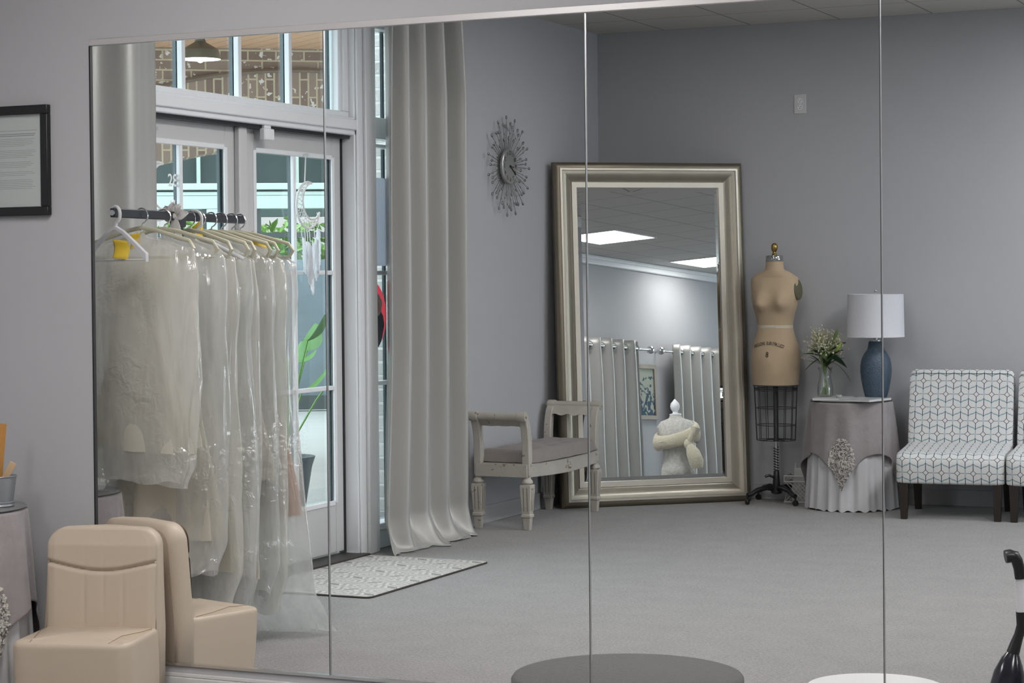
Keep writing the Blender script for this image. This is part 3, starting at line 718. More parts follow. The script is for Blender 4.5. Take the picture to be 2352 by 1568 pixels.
for s in (-0.23, 0.23): MB().ball((pb + s, 0, 0.012), 0.012).build('foot', BLACK, rk)
for k in (0, 1): MB().lathe([(0.001, 0), (0.010, 0), (0.010, 0.004), (0.001, 0.004)], n=12, mat=Matrix.Translation((LB * k, 0, 1.64)) @ Matrix.Rotation(PI / 2 * (1 if k else -1), 4, 'Y')).build('end_cap', CHROME, rk)
CREAM = mat('cream_hanger', (0.55, 0.53, 0.40), 0.45, var=0.04); WPL = mat('white_hanger', (0.66, 0.66, 0.68), 0.35)
FILM = plastic_film('plastic_film'); FILM2 = plastic_film('plastic_film_clear', (0.90, 0.91, 0.90), 0.36)
def fabric(n, c): return sheer(n, c, 0.22)
IV = [fabric('ivory_tulle', (0.78, 0.75, 0.66)), fabric('champagne_lace', (0.76, 0.71, 0.61)), fabric('white_satin', (0.82, 0.81, 0.78)), fabric('blush_lace', (0.74, 0.52, 0.41))]
TAG = mat('yellow_card', (0.72, 0.50, 0.04), 0.6)
#  t along rail, turn, half width, hanger kind, gown, hem, droop
HG = [(0.02, -28, 0.19, 'w', None, 0, 0, 'white plastic hanger hooked over the near end of the rail'),
      (0.20, -9, 0.225, 'c', 0, 0.68, 0.02, 'wide cream hanger, nearest of the cream ones to the mirror edge'),
      (0.36, 7, 0.205, 'c', 1, 0.34, 0.015, 'cream hanger just before the white bow'),
      (0.56, -14, 0.20, 'c', 0, 0.20, 0.02, 'cream hanger just past the white bow, arm tip curled down'),
      (0.63, 4, 0.20, 'c', 2, 0.16, 0.03, 'cream hanger beside the thick white plastic hook'),
      (0.73, -9, 0.20, 'c', 1, 0.14, 0.02, 'cream hanger in the middle of the far rail half'),
      (0.81, 8, 0.20, 'c', 0, 0.17, 0.02, 'cream hanger third from the far rail end'),
      (0.90, -3, 0.205, 'c', 2, 0.12, 0.025, 'cream hanger second from the far rail end'),
      (0.97, -3, 0.235, 'c', 3, 0.03, 0.0, 'cream hanger at the far rail end over the blush gown')]
GL = [None, 'bagged ivory gown nearest the mirror edge', 'bagged champagne gown just before the white bow', 'bagged ivory gown just past the white bow', 'bagged white satin gown under the folded film collar',
      'bagged champagne gown in the middle of the far rail half', 'bagged ivory gown third from the far rail end', 'bagged white gown second from the far rail end', 'bagged blush lace gown at the far rail end, film trailing on the floor']
def hang_curve(hw, kind):
    if kind == 'w':
        return [(-hw, -0.150), (-hw * .6, -0.105), (-hw * 0.25, -0.068), (0, -0.05), (hw * 0.25, -0.068), (hw * .6, -0.105), (hw, -0.150)]
    p = [(-hw * 0.62, -0.155), (-hw * 0.93, -0.150), (-hw * 1.0, -0.125), (-hw * 0.92, -0.098), (-hw * .55, -0.075), (-hw * 0.28, -0.058), (0, -0.048)]
    return p + [(-a, b) for a, b in p[-2::-1]]
for i, (t_, turn, hw, kind, gown, hem, droop, lab) in enumerate(HG):
    P = B0 + (B1 - B0) * t_
    rz = math.atan2(BN.y, BN.x) + R(turn)
    h = thing('clothes_hanger', lab, 'hanger', (P.x, P.y, P.z), rz, 'hangers on the garment rail')
    hk = [(0.0, 0, -0.06), (0.0, 0, -0.05)] + [(0.028 * sin(a), 0, -0.006 + 0.028 * cos(a) * 1.0) for a in [PI - 0.2 - k * (PI * 1.42) / 12 for k in range(13)]]
    MB().tube(hk, 0.0028 if kind == 'c' else 0.006, 8).build('hook', CHROME if kind == 'c' else WPL, h)
    cv = hang_curve(hw, kind)
    if kind == 'w':
        q = MB()
        sec = []
        for (a, b) in cv:
            wd = 0.008 + 0.016 * (abs(a) / hw) ** 2
            sec.append([(a, -0.006, b - wd), (a, 0.006, b - wd), (a, 0.006, b + 0.006), (a, -0.006, b + 0.006)])
        q.loft(sec); q.tube([(-hw * .93, 0, -0.165), (hw * .93, 0, -0.165)], 0.004, 6)
        q.build('shoulder_bar', WPL, h, bevel=0.002)
    else:
        q = MB(); q.tube([(a, 0, b) for a, b in cv], 0.0075, 8); 
        q.tube([(-hw * 0.64, 0, -0.155), (hw * 0.64, 0, -0.155)], 0.0055, 6)
        q.build('shoulder_bar', CREAM, h)
    if gown is None: continue
    rnd = random.Random(40 + i)
    g = thing('bagged_gown', GL[i], 'gown', (P.x, P.y, 0), rz, 'bagged gowns on the garment rail')
    zt = P.z - 0.065
    sd = i * 3.7
    def gownfn(u, v):
        a = 2 * PI * u; z = lerp(zt - 0.10, hem + (0.45 if i > 5 else 0.12), v)
        w_ = interp([(0, hw * 0.55), (0.12, hw * 0.62), (0.3, hw * 0.55), (0.45, hw * 0.62), (1, hw * 0.98)], v)
        d_ = interp([(0, 0.02), (0.2, 0.035), (0.45, 0.032), (1, 0.045)], v)
        f_ = 1 + (0.10 * sin(9 * a + sd) + 0.15 * ns(3 * cos(a) + sd, 3 * sin(a), v * 2)) * v
        return (w_ * cos(a) * f_, d_ * sin(a) * f_ + 0.01 * ns(u * 5, v * 4, sd), z + 0.02 * ns(u * 9, 1, sd) * v)
    MB().grid(gownfn, 56, 34, wrap=True).build('gown', IV[gown], g, recalc=False, angle=180)
    last = i == len(HG) - 1
    def film(u, v):
        a = 2 * PI * u
        zz_ = lerp(zt, hem, v)
        w_ = interp([(0, hw * 0.12), (0.03, hw * .70), (0.07, hw * 1.06), (0.16, hw * 1.10), (0.3, hw * 1.05), (0.6, hw * 1.12), (0.9, hw * 1.08), (1, hw * 0.9)], v)
        d_ = interp([(0, 0.015), (0.06, 0.03), (0.2, 0.042), (0.6, 0.046), (1, 0.042)], v)
        ca, sa = cos(a), sin(a)
        f_ = 1 + 0.11 * ns(2.2 * ca + sd, 2.2 * sa, v * 2.2 + sd) + 0.05 * ns(6 * ca, 6 * sa + sd, v * 5) + 0.03 * sin(7 * a + 3 * sin(v * 4 + sd)) * min(1, v * 3)
        x_ = w_ * ca * f_ + 0.02 * ns(v * 2, sd) ; y_ = d_ * sa * f_ + 0.022 * ns(v * 3 + ca, sd + 3)
        if last:
            x_ += 0.05 * v ** 3
            if v > 0.9: x_ += (v - 0.9) * 0.9 * (0.4 + ca * 0.4); y_ += (v - 0.9) * 1.0
        zz_ += -0.02 * abs(ca) * (1 - min(1, v * 12)) + 0.05 * ns(u * 6, 2, sd) * v ** 4
        return (x_, y_, max(0.012, zz_))
    MB().grid(film, 88, 96, wrap=True).build('plastic_cover', FILM if i % 2 else FILM2, g, recalc=False, angle=180)
# loose film flap and yellow cards
def card(lab, u_t, off, z, w_, h_, rz, curl, tilt=0.0):
    P = B0 + (B1 - B0) * u_t + BN * off
    o = thing('paper_card', lab, 'card', (P.x, P.y, z), rz)
    def fn(u, v):
        a = (u - 0.5) * w_
        return (a, curl * (2 * u - 1) ** 2 + 0.012 * sin(v * 3), (v - 0.5) * h_ + tilt * a)
    MB().grid(fn, 10, 6).build('sheet', TAG, o, recalc=False, solid=0.0006)
vz = math.atan2(BN.y, BN.x)
card('large yellow card hanging under the white plastic hanger', -0.012, 0.03, 1.512, 0.062, 0.064, vz - 0.1, 0.006, -0.1)
card('small yellow card corner showing behind the large one', 0.16, -0.005, 1.545, 0.035, 0.05, vz + 0.3, 0.004, 0.2)
card('upright yellow card beside the thick white hook', 0.60, 0.01, 1.580, 0.045, 0.075, vz + 0.5, 0.010, 0.9)
card('yellow card half hidden at the far hanger shoulder', 0.97, 0.085, 1.555, 0.06, 0.05, vz + 0.25, 0.006, -0.5)
# thick white plastic hook on its own
P = B0 + (B1 - B0) * 0.60
h = thing('clothes_hanger', 'white plastic hanger with a thick hook past the white bow', 'hanger', tuple(P), vz + 0.15, 'hangers on the garment rail')
MB().tube([(0.0, 0, -0.08), (0.002, 0, -0.05), (0.026, 0, -0.03)] + [(0.028 * sin(a), 0, -0.006 + 0.030 * cos(a)) for a in [PI / 2 - k * PI / 8 for k in range(9)]], 0.0065, 8).build('hook', WPL, h)
q = MB(); q.tube([(-0.19, 0, -0.16), (-0.06, 0, -0.095), (0, 0, -0.075), (0.06, 0, -0.095), (0.19, 0, -0.16)], 0.008, 8); q.build('shoulder_bar', WPL, h)
# white bow with tails on the clamp
P = B0 + (B1 - B0) * 0.47 + Vector((0.012, -0.035, 0))
bw = thing('ribbon_bow', 'white ribbon bow with tails tied over the rail clamp', 'bow', tuple(P), vz)
RIB = mat('white_ribbon', (0.68, 0.66, 0.65), 0.6, var=0.05)
def petal(ang, L, wd, seed):
    def fn(u, v):
        l = v * L; b = wd * sin(PI * (0.06 + 0.88 * v)) * (2 * u - 1)
        x_, z_ = l * cos(ang) - b * sin(ang), l * sin(ang) + b * cos(ang)
        return (x_, -0.012 * sin(PI * v) - 0.008 * (2 * u - 1) ** 2 + 0.004 * ns(u * 3, v * 3, seed), z_)
    return fn
for k, (ang, L, wd) in enumerate(((100, 0.052, 0.018), (60, 0.05, 0.017), (140, 0.055, 0.017), (10, 0.055, 0.02), (190, 0.045, 0.018))):
    MB().grid(petal(R(ang), L, wd, k), 8, 8).build('loop', RIB, bw, recalc=False, solid=0.001)
for k, (ang, L, wd) in enumerate(((-75, 0.12, 0.017), (-98, 0.10, 0.014))):
    def tail(u, v, ang=R(ang), L=L, wd=wd, k=k):
        l = v * L; b = wd * (2 * u - 1) * (0.6 + 0.5 * v)
        return (l * cos(ang) - b * sin(ang), -0.014 + 0.006 * sin(v * 6 + k), l * sin(ang) + b * cos(ang))
    MB().grid(tail, 6, 10).build('tail', RIB, bw, recalc=False, solid=0.001)
MB().ball((0, -0.016, 0), (0.012, 0.009, 0.011)).build('knot', RIB, bw)

# ------------------------------------------------------------------ feather moon hangings on the doors
FEA = sheer('white_feather', (0.86, 0.88, 0.92), 0.0, 30, 0.5); CRD = mat('white_cord', (0.78, 0.78, 0.78), 0.7)
def moon(loc, lab, sc=1.0):
    m = thing('moon_hanging', lab, 'wall hanging', loc, 0.0, 'feather moon hangings on the doors')
    r1, r2, off = 0.125 * sc, 0.098 * sc, 0.046 * sc       # outer ring, inner ring shifted to upper right
    o1 = []; o2 = []
    a0 = R(28)
    ex, ez = off * cos(a0), off * sin(a0)
    # intersection half angle
    ci = (r1 * r1 - r2 * r2 + off * off) / (2 * off); th1 = math.acos(max(-1, min(1, ci / r1))); th2 = math.acos(max(-1, min(1, (ci - off) / r2)))
    for k in range(41):
        a = a0 + th1 + (2 * PI - 2 * th1) * k / 40; o1.append((0.0, r1 * cos(a), r1 * sin(a)))
        a = a0 + th2 + (2 * PI - 2 * th2) * k / 40; o2.append((0.0, ey_(ex, r2, a), ez + r2 * sin(a)))
    MB().tube(o1, 0.0055, 8).build('outer_hoop', CRD, m)
    MB().tube(o2, 0.0045, 8).build('inner_hoop', CRD, m)
    q = MB()
    for k in range(3, 38, 2):
        q.tube([o1[k], o2[min(40, k + 3)]], 0.0016, 4); q.tube([o1[k], o2[max(0, k - 3)]], 0.0016, 4)
    for s in (0.35, 0.7):
        q.tube([tuple(Vector(o1[k]).lerp(Vector(o2[k]), s)) for k in range(3, 38)], 0.0016, 4)
    q.build('net', CRD, m)
    tk = o1[5]
    MB().tube([(0, tk[1] + 0.012, 0.265 * sc), (0, tk[1] + 0.006, 0.19 * sc), tk], 0.003, 6).build('cord', CRD, m)
    MB().tube([(-0.02, tk[1] + 0.012, 0.27 * sc), (0.012, tk[1] + 0.014, 0.272 * sc), (0.014, tk[1] + 0.016, 0.262 * sc)], 0.006, 8).build('suction_hook', CLEAR, m)
    for k, (y_, zt_, L, wd) in enumerate(((-0.085, -0.10, 0.27, 0.028), (-0.045, -0.125, 0.33, 0.036), (0.005, -0.13, 0.30, 0.036), (0.055, -0.105, 0.32, 0.034), (0.095, -0.05, 0.33, 0.034), (-0.02, -0.125, 0.40, 0.038))):
        zc = (zt_ - 0.07) * sc
        fe = MB().tube([(0.0, y_ * sc, zt_ * sc + 0.012), (0.006, y_ * sc, zc)], 0.0022, 5).build('feather_cord', CRD, m)
        def fn(u, v, y_=y_, zc=zc, L=L, wd=wd, k=k):
            w_ = wd * (sin(PI * min(1, 0.12 + v * 0.62)) ** 0.7) * (1 - v ** 5) * (2 * u - 1)
            jag = 0.010 * ns(u * 4 + k, v * 16, k)
            return (0.008 + 0.012 * sin(v * 2 + k) + 0.008 * (2 * u - 1) ** 2, y_ * sc + w_ * sc + jag * abs(2 * u - 1) + 0.02 * v * v * (1 if k % 2 else -0.6), zc - v * L * 0.72 * sc - 0.012 * abs(2 * u - 1))
        MB().grid(fn, 8, 24).build('feather', FEA, fe, recalc=False, solid=0.0012)
    return m
def ey_(ex, r2, a): return ex + r2 * cos(a)
moon((XD + 0.022, 8.80, 1.765), 'white feather moon hanging on the right hand door glass', 0.9)
moon((XD + 0.022, 7.52, 1.79), 'white feather moon hanging on the left door, half behind the curtain')

# ------------------------------------------------------------------ painted bench under the clock
BP = mat('aged_grey_paint', (0.475, 0.45, 0.40), 0.55, var=0.16, vscale=14, bump=0.15, bscale=50, detail=8)
x = NX(BP); nz = x.noise(28, 6); old = x.n['Principled BSDF'].inputs['Base Color'].links[0].from_socket
x.base(x.mix(x.mul(x.gt(nz, 0.66), 0.75), old, (0.17, 0.13, 0.09)))
CUSH = mat('taupe_linen', (0.25, 0.22, 0.205), 0.85, var=0.12, vscale=30, bump=0.3, bscale=300, sheen=0.2)
bn = thing('bench', 'weathered pale painted bench with scroll arms and a taupe cushion below the clock', 'bench', (-4.885, 10.965, 0))
BL, BW = 0.52, 0.17        # half length (y), half depth (x)
def leg(sx, sy):
    cx, cy = sx * (BW - 0.02), sy * (BL - 0.03)
    q = MB()
    def sq(h): return [(cx - h, cy - h), (cx + h, cy - h), (cx + h, cy + h), (cx - h, cy + h)]
    q.lathe([(0.020, 0.292), (0.022, 0.282), (0.031, 0.272), (0.033, 0.262), (0.022, 0.248)], (cx, cy, 0), 18)
    rings = [[(p[0], p[1], z) for p in sq(h)] for z, h in ((0.252, 0.030), (0.245, 0.033), (0.09, 0.024), (0.086, 0.028), (0.072, 0.028), (0.068, 0.022), (0.0, 0.017))]
    q.loft(rings)
    o = q.build('leg', BP, bn, angle=30, bevel=0.002)
    fl = MB()  # thin dark strips laid flat on each leg face
    for ax in range(4):
        for off in (-0.011, 0.011):
            e = Matrix.Translation((cx, cy, 0)) @ Matrix.Rotation(ax * PI / 2, 4, 'Z')
            fl.add([(0.0335, off - 0.002, 0.235), (0.0335, off + 0.002, 0.235), (0.0260, off + 0.002, 0.105), (0.0260, off - 0.002, 0.105)], [(0, 1, 2, 3)], e)
    fl.build('worn_flute', mat('worn_edge', (0.20, 0.17, 0.13), 0.8) if 'worn_edge' not in bpy.data.materials else bpy.data.materials['worn_edge'], o, smooth=False)
for sx in (-1, 1):
    for sy in (-1, 1): leg(sx, sy)
# serpentine apron: front, back and ends
q = MB()
def apron_front(xs):
    rings = []
    for k in range(25):
        t_ = k / 24; y = lerp(-BL + 0.02, BL - 0.02, t_)
        b = 0.03 * sin(PI * t_); lo = 0.292 + 0.012 * (1 - sin(PI * t_)) * 0 - 0.010 * sin(PI * t_)
        xf = xs * (BW - 0.004) + (b if xs > 0 else 0)
        rings.append([(xf - 0.012 * xs, y, lo), (xf, y, lo), (xf, y, 0.365), (xf - 0.012 * xs, y, 0.365)])
    q.loft(rings)
apron_front(1); apron_front(-1)
for s in (-1, 1): q.ext(-BW + 0.01, BW - 0.01, s * (BL - 0.012) - 0.008, s * (BL - 0.012) + 0.008, 0.292, 0.365)
q.build('apron', BP, bn, angle=35, bevel=0.003)
q = MB(); q.ext(-BW + 0.01, BW + 0.005, -BL + 0.03, BL - 0.03, 0.352, 0.368); q.build('seat_board', BP, bn)
rt = MB()
for k in range(8):
    a = 2 * PI * k / 8; rt.ball((BW + 0.030, 0.018 * cos(a), 0.33 + 0.018 * sin(a)), (0.007, 0.010, 0.010), 8, 6)
rt.ball((BW + 0.034, 0, 0.33), 0.008, 8, 6); rt.ext(BW + 0.018, BW + 0.028, -0.03, 0.03, 0.302, 0.358)
rt.build('carved_rosette', BP, bn)
def cush(u, v):
    y = lerp(-BL + 0.045, BL - 0.045, u); x_ = lerp(-BW + 0.0, BW + 0.008 + 0.03 * sin(PI * u), v)
    e = min(1, min(u, 1 - u) * 18) * min(1, min(v, 1 - v) * 7)
    tuft = 0.006 * (cos(2 * PI * u * 4) * cos(2 * PI * (v - .25) * 2))
    return (x_, y, 0.372 + 0.068 * math.sqrt(max(0, 1 - (1 - e) ** 2)) + tuft * e + 0.006 * ns(u * 6, v * 4, 3))
q = MB(); q.grid(cush, 60, 30)
def cushb(u, v): p = cush(u, v); return (p[0], p[1], 0.371)
q.grid(cushb, 60, 30)
q.build('cushion', CUSH, bn, angle=180)
def arm(sy):
    a = thing  # noqa
    grp = MB()
    prof = [(0.0, 0.30), (0.0, 0.42), (0.004, 0.50), (0.016, 0.56), (0.036, 0.605), (0.062, 0.632)]   # outward lean, height
    y0 = sy * (BL - 0.035)
    for sx in (-1, 1):
        q = MB(); rings = []
        for k, (o, z) in enumerate(prof):
            y = y0 + sy * o * 1.0; w_ = 0.022; d_ = 0.024 if k < 5 else 0.02
            cx = sx * (BW - 0.022)
            rings.append([(cx - w_, y - d_, z), (cx + w_, y - d_, z), (cx + w_, y + d_, z), (cx - w_, y + d_, z)])
        q.loft(rings); q.build('arm_post', BP, bn, bevel=0.004)
        e = Matrix.Translation((sx * (BW - 0.022), y0 + sy * 0.062, 0.632)) @ Matrix.Rotation(PI / 2, 4, 'Y')
        sc = MB().lathe([(0.001, -0.026), (0.026, -0.026), (0.028, -0.02), (0.028, 0.02), (0.026, 0.026), (0.012, 0.026), (0.012, 0.030), (0.001, 0.030)], n=20, mat=e)
        sc.build('scroll', BP, bn)
    q = MB(); e = Matrix.Translation((0, y0 + sy * 0.058, 0.632)) @ Matrix.Rotation(PI / 2, 4, 'Y')
    q.lathe([(0.022, -BW + 0.04), (0.022, BW - 0.04)], n=16, mat=e); q.build('arm_roll', BP, bn)
    q = MB(); rings = []
    for k in range(17):
        t_ = k / 16; x_ = lerp(-BW + 0.04, BW - 0.04, t_); zb = 0.575 + 0.006 * sin(t_ * 6 * PI) * (1 if sy > 0 else 0.2)
        rings.append([(x_, y0 + sy * 0.010 - 0.008, zb), (x_, y0 + sy * 0.010 + 0.008, zb), (x_, y0 + sy * 0.052 + 0.008, 0.638), (x_, y0 + sy * 0.052 - 0.008, 0.638)])
    q.loft(rings); q.build('arm_slat', BP, bn)
arm(-1); arm(1)

# ------------------------------------------------------------------ big leaning mirror in the corner
LM0, LM1 = Vector((-4.975, 11.507, 0)), Vector((-4.045, 12.322, 0))
LMW = (LM1 - LM0).length; la = math.atan2(LM1.y - LM0.y, LM1.x - LM0.x)
lm = thing('leaning_mirror', 'tall champagne framed mirror leaning across the room corner', 'mirror', tuple((LM0 + LM1) / 2), la)
lm.rotation_euler = (-math.atan(0.12 / 2.10), 0, la)
LMH = 2.105
CH = mat('champagne_leaf', (0.40, 0.365, 0.30), 0.36, 0.75, var=0.10, vscale=10, bump=0.06, bscale=40)
CHD = mat('bronze_lip', (0.24, 0.21, 0.16), 0.40, 0.7, var=0.12, vscale=10)
CHL = mat('pale_gilt', (0.54, 0.50, 0.43), 0.34, 0.7, var=0.06)
def frame_loop(prof, name, M_, bev=0.0):
    rings = []
    hw = LMW / 2
    for (sx, sz) in ((-1, 0), (1, 0), (1, 1), (-1, 1)):
        r_ = []
        for d, n_ in prof:
            r_.append((sx * (hw - d), -n_, d if sz == 0 else LMH - d))
        rings.append(r_)
    q = MB(); q.loft(rings, closed=True)
    return q.build(name, M_, lm, angle=28)
frame_loop([(0.0, -0.03), (0.0, 0.006), (0.008, 0.018), (0.022, 0.026), (0.034, 0.028), (0.034, -0.03)], 'outer_moulding', CHD)
frame_loop([(0.034, -0.03), (0.034, 0.030), (0.037, 0.034), (0.049, 0.034), (0.052, 0.030), (0.052, -0.03)], 'raised_bead', CHL)
frame_loop([(0.052, -0.03), (0.052, 0.028), (0.066, 0.026), (0.082, 0.018), (0.096, 0.008), (0.108, -0.002), (0.118, -0.006), (0.118, -0.03)], 'cove', CH)
frame_loop([(0.118, -0.03), (0.118, -0.004), (0.121, -0.001), (0.152, -0.003), (0.152, -0.03)], 'inner_liner', CHL)
MIR = mat('mirror_silver', (0.80, 0.82, 0.82), 0.0, 1.0)
iw, z0, z1 = LMW / 2 - 0.150, 0.150, LMH - 0.150; bv = 0.028
MB().add([(-iw + bv, 0.0115, z0 + bv), (iw - bv, 0.0115, z0 + bv), (iw - bv, 0.0115, z1 - bv), (-iw + bv, 0.0115, z1 - bv)], [(0, 1, 2, 3)]).build('mirror_glass', MIR, lm, smooth=False)
o4 = [(-iw, 0.0150, z0), (iw, 0.0150, z0), (iw, 0.0150, z1), (-iw, 0.0150, z1)]; i4 = [(-iw + bv, 0.0115, z0 + bv), (iw - bv, 0.0115, z0 + bv), (iw - bv, 0.0115, z1 - bv), (-iw + bv, 0.0115, z1 - bv)]
MB().add(o4 + i4, [(0, 1, 5, 4), (1, 2, 6, 5), (2, 3, 7, 6), (3, 0, 4, 7)]).build('bevelled_border', MIR, lm, smooth=False)
MB().ext(-LMW / 2 + 0.02, LMW / 2 - 0.02, 0.022, 0.03, 0.02, LMH - 0.02).build('backing_board', BLACKM, lm)
# ------------------------------------------------------------------ dress form
LIN = mat('form_linen', (0.50, 0.38, 0.25), 0.85, var=0.06, vscale=12, bump=0.15, bscale=400, sheen=0.15)
df = thing('dress_form', 'beige linen dress form on a black caged caster stand beside the leaning mirror', 'dress form', (-3.858, 12.258, 0), R(-1))
HWT = [(0.725, 0.140), (0.80, 0.148), (0.88, 0.153), (0.96, 0.145), (1.03, 0.122), (1.085, 0.108), (1.14, 0.116), (1.21, 0.136), (1.27, 0.147), (1.32, 0.150), (1.36, 0.152), (1.385, 0.148)]
HDT = [(0.725, 0.115), (0.80, 0.122), (0.88, 0.122), (0.96, 0.108), (1.03, 0.092), (1.085, 0.083), (1.14, 0.088), (1.21, 0.098), (1.27, 0.098), (1.32, 0.088), (1.36, 0.072), (1.385, 0.058)]
def lin(tab, x):
    if x <= tab[0][0]: return tab[0][1]
    for (a, p), (b, q) in zip(tab, tab[1:]):
        if x <= b: return p + (q - p) * (x - a) / (b - a)
    return tab[-1][1]
def torso_pt(a, z):
    w_, d_ = lin(HWT, z), lin(HDT, z)
    ca, sa = cos(a), sin(a)
    e = 0.88
    x_ = w_ * math.copysign(abs(ca) ** e, ca); y_ = d_ * math.copysign(abs(sa) ** e, sa)
    if sa < 0:
        for s in (-1, 1):
            g = math.exp(-((x_ - s * 0.070) / 0.040) ** 2) * math.exp(-((z - 1.225) / (0.034 if z < 1.225 else 0.062)) ** 2)
            y_ -= 0.048 * g
        y_ -= 0.012 * math.exp(-((z - 0.86) / 0.09) ** 2) * (1 - abs(ca))
    return (x_, y_, z)
q = MB(); NR = 48
rings = []
zs = [0.725 + (1.385 - 0.725) * k / 44 for k in range(45)]
for z in zs: rings.append([torso_pt(2 * PI * k / NR, z) for k in range(NR)])
# shoulders slope into the neck
for f_ in [0.12, 0.25, 0.4, 0.55, 0.7, 0.85, 1.0]:
    r_ = []
    for k in range(NR):
        a = 2 * PI * k / NR; b = torso_pt(a, 1.385)
        nx_, ny_ = 0.062 * cos(a), 0.056 * sin(a) - 0.004
        x_, y_ = lerp(b[0], nx_, f_), lerp(b[1], ny_, f_ ** 0.8)
        r_.append((x_, y_, 1.385 + 0.048 * (f_ ** 1.5) + 0.012 * sin(PI * f_) * abs(cos(a))))
    rings.append(r_)
for z, r1 in ((1.442, 0.057), (1.46, 0.055), (1.485, 0.054)): rings.append([(r1 * cos(2 * PI * k / NR), r1 * 0.93 * sin(2 * PI * k / NR) - 0.004, z) for k in range(NR)])
q.loft(rings); q.build('torso', LIN, df, angle=60)
q = MB()
q.loft([[(p[0] * s_, p[1] * s_, z) for p in [torso_pt(2 * PI * k / NR, 1.085) for k in range(NR)]] for s_, z in ((1.0, 1.075), (1.02, 1.077), (1.02, 1.094), (1.0, 1.096))], cap=False)
q.build('waist_tape', mat('pale_tape', (0.60, 0.53, 0.42), 0.8), df)
q = MB(); q.loft([[(p[0] * s_, p[1] * s_, z) for p in [torso_pt(2 * PI * k / NR, 0.726) for k in range(NR)]] for s_, z in ((0.5, 0.722), (1.006, 0.722), (1.006, 0.728), (0.5, 0.729))], cap=True)
q.build('hem_plate', BLACKM, df)
CL = CLEAR
MB().lathe([(0.052, 1.485), (0.053, 1.488), (0.053, 1.518), (0.050, 1.522), (0.001, 1.523)], (0, -0.004, 0), 32).build('neck_cap', mat('polished_neck_plate', (0.40, 0.40, 0.38), 0.12, 0.8), df)
BRS = mat('aged_brass', (0.32, 0.22, 0.07), 0.3, 0.9, var=0.2, vscale=30)
MB().lathe([(0.015, 1.523), (0.016, 1.532), (0.011, 1.536), (0.010, 1.543), (0.018, 1.555), (0.020, 1.565), (0.021, 1.572), (0.019, 1.586), (0.011, 1.596), (0.001, 1.599)], (0, -0.004, 0), 20).build('finial', BRS, df)
for s in (1,):
    e = Matrix.Translation((s * 0.149, -0.006, 1.312)) @ Matrix.Rotation(R(-20), 4, 'Z') @ Matrix.Rotation(R(-6) * s, 4, 'Y')
    ring_o = [[(s * dx, 0.040 * f_ * cos(2 * PI * k / 28), 0.064 * f_ * sin(2 * PI * k / 28)) for k in range(28)] for dx, f_ in ((-0.012, 1.0), (0.003, 1.0), (0.006, 0.94))]
    MB().loft(ring_o, mat=e).build('arm_plate', mat('olive_plate', (0.13, 0.125, 0.075), 0.45, 0.3), df)
def front_y(x_, z):
    best = None
    for k in range(1, 200):
        a = PI + PI * k / 200; p = torso_pt(a, z)
        if best is None or abs(p[0] - x_) < best[0]: best = (abs(p[0] - x_), p[1])
    return best[1]
INK = mat('black_ink', (0.02, 0.018, 0.015), 0.7)
q = MB()
s_ = 'COLLAPSIBLE SHOULDER'
for i, ch in enumerate(s_):
    if ch == ' ': continue
    f_ = (i - (len(s_) - 1) / 2) / ((len(s_) - 1) / 2)
    cx = -0.092 * f_; cz = 0.985 - 0.021 * f_ * f_; rot = -math.atan(2 * 0.021 * f_ / 0.092) * -1
    vs, fs = text_geo(ch, 0.022)
    out = []
    for v in vs:
        x0, z0_ = -v[0] * 0.80, v[1] * 1.25
        a = rot * 1.0
        x1, z1_ = x0 * cos(a) - z0_ * sin(a), x0 * sin(a) + z0_ * cos(a)
        X_, Z_ = cx + x1 - 0.012, cz + z1_
        out.append((X_, front_y(X_, Z_) - 0.0022, Z_))
    q.add(out, fs)
vs, fs = text_geo('8', 0.045)
q.add([(-v[0] * 0.85 - 0.012, front_y(-v[0] * 0.85 - 0.012, v[1] + 0.915) - 0.0022, v[1] + 0.915) for v in vs], fs)
q.build('printed_lettering', INK, df, smooth=False)
q = MB()
for z, f_ in ((0.705, 1.0), (0.695, 1.0), (0.585, 0.95), (0.48, 0.92), (0.388, 0.90)):
    q.tube([(0.135 * f_ * cos(2 * PI * k / 36), 0.112 * f_ * sin(2 * PI * k / 36), z) for k in range(36)], 0.0022, 5, True)
for k in range(14):
    a = 2 * PI * k / 14
    q.tube([(0.135 * cos(a), 0.112 * sin(a), 0.722), (0.135 * cos(a), 0.112 * sin(a), 0.70), (0.122 * cos(a), 0.101 * sin(a), 0.388)], 0.0022, 5)
for k in range(4):
    a = PI / 4 + PI / 2 * k; q.tube([(0.122 * cos(a), 0.101 * sin(a), 0.388), (0.015 * cos(a), 0.015 * sin(a), 0.392)], 0.0028, 5)
q.build('wire_cage', BLACKM, df)
MB().lathe([(0.015, 0.722), (0.015, 0.40), (0.019, 0.395), (0.019, 0.383), (0.013, 0.38)], n=18).build('sleeve_pole', BLACKM, df)
MB().lathe([(0.008, 0.383), (0.008, 0.17)], n=14).build('inner_pole', CHROME, df)
MB().tube([(0.0155 * cos(a), 0.0155 * sin(a), 0.345 - 0.145 * a / (2 * PI * 9)) for a in [2 * PI * 9 * k / 144 for k in range(145)]], 0.0026, 6).build('spring', BLACKM, df)
MB().lathe([(0.014, 0.20), (0.017, 0.195), (0.022, 0.13), (0.024, 0.10), (0.034, 0.09), (0.034, 0.062), (0.02, 0.055), (0.001, 0.055)], n=20).build('hub', BLACK, df)
MB().tube([(-0.01, -0.02, 0.16), (-0.035, -0.035, 0.172), (-0.055, -0.05, 0.165)], 0.008, 8).build('pedal', BLACK, df)
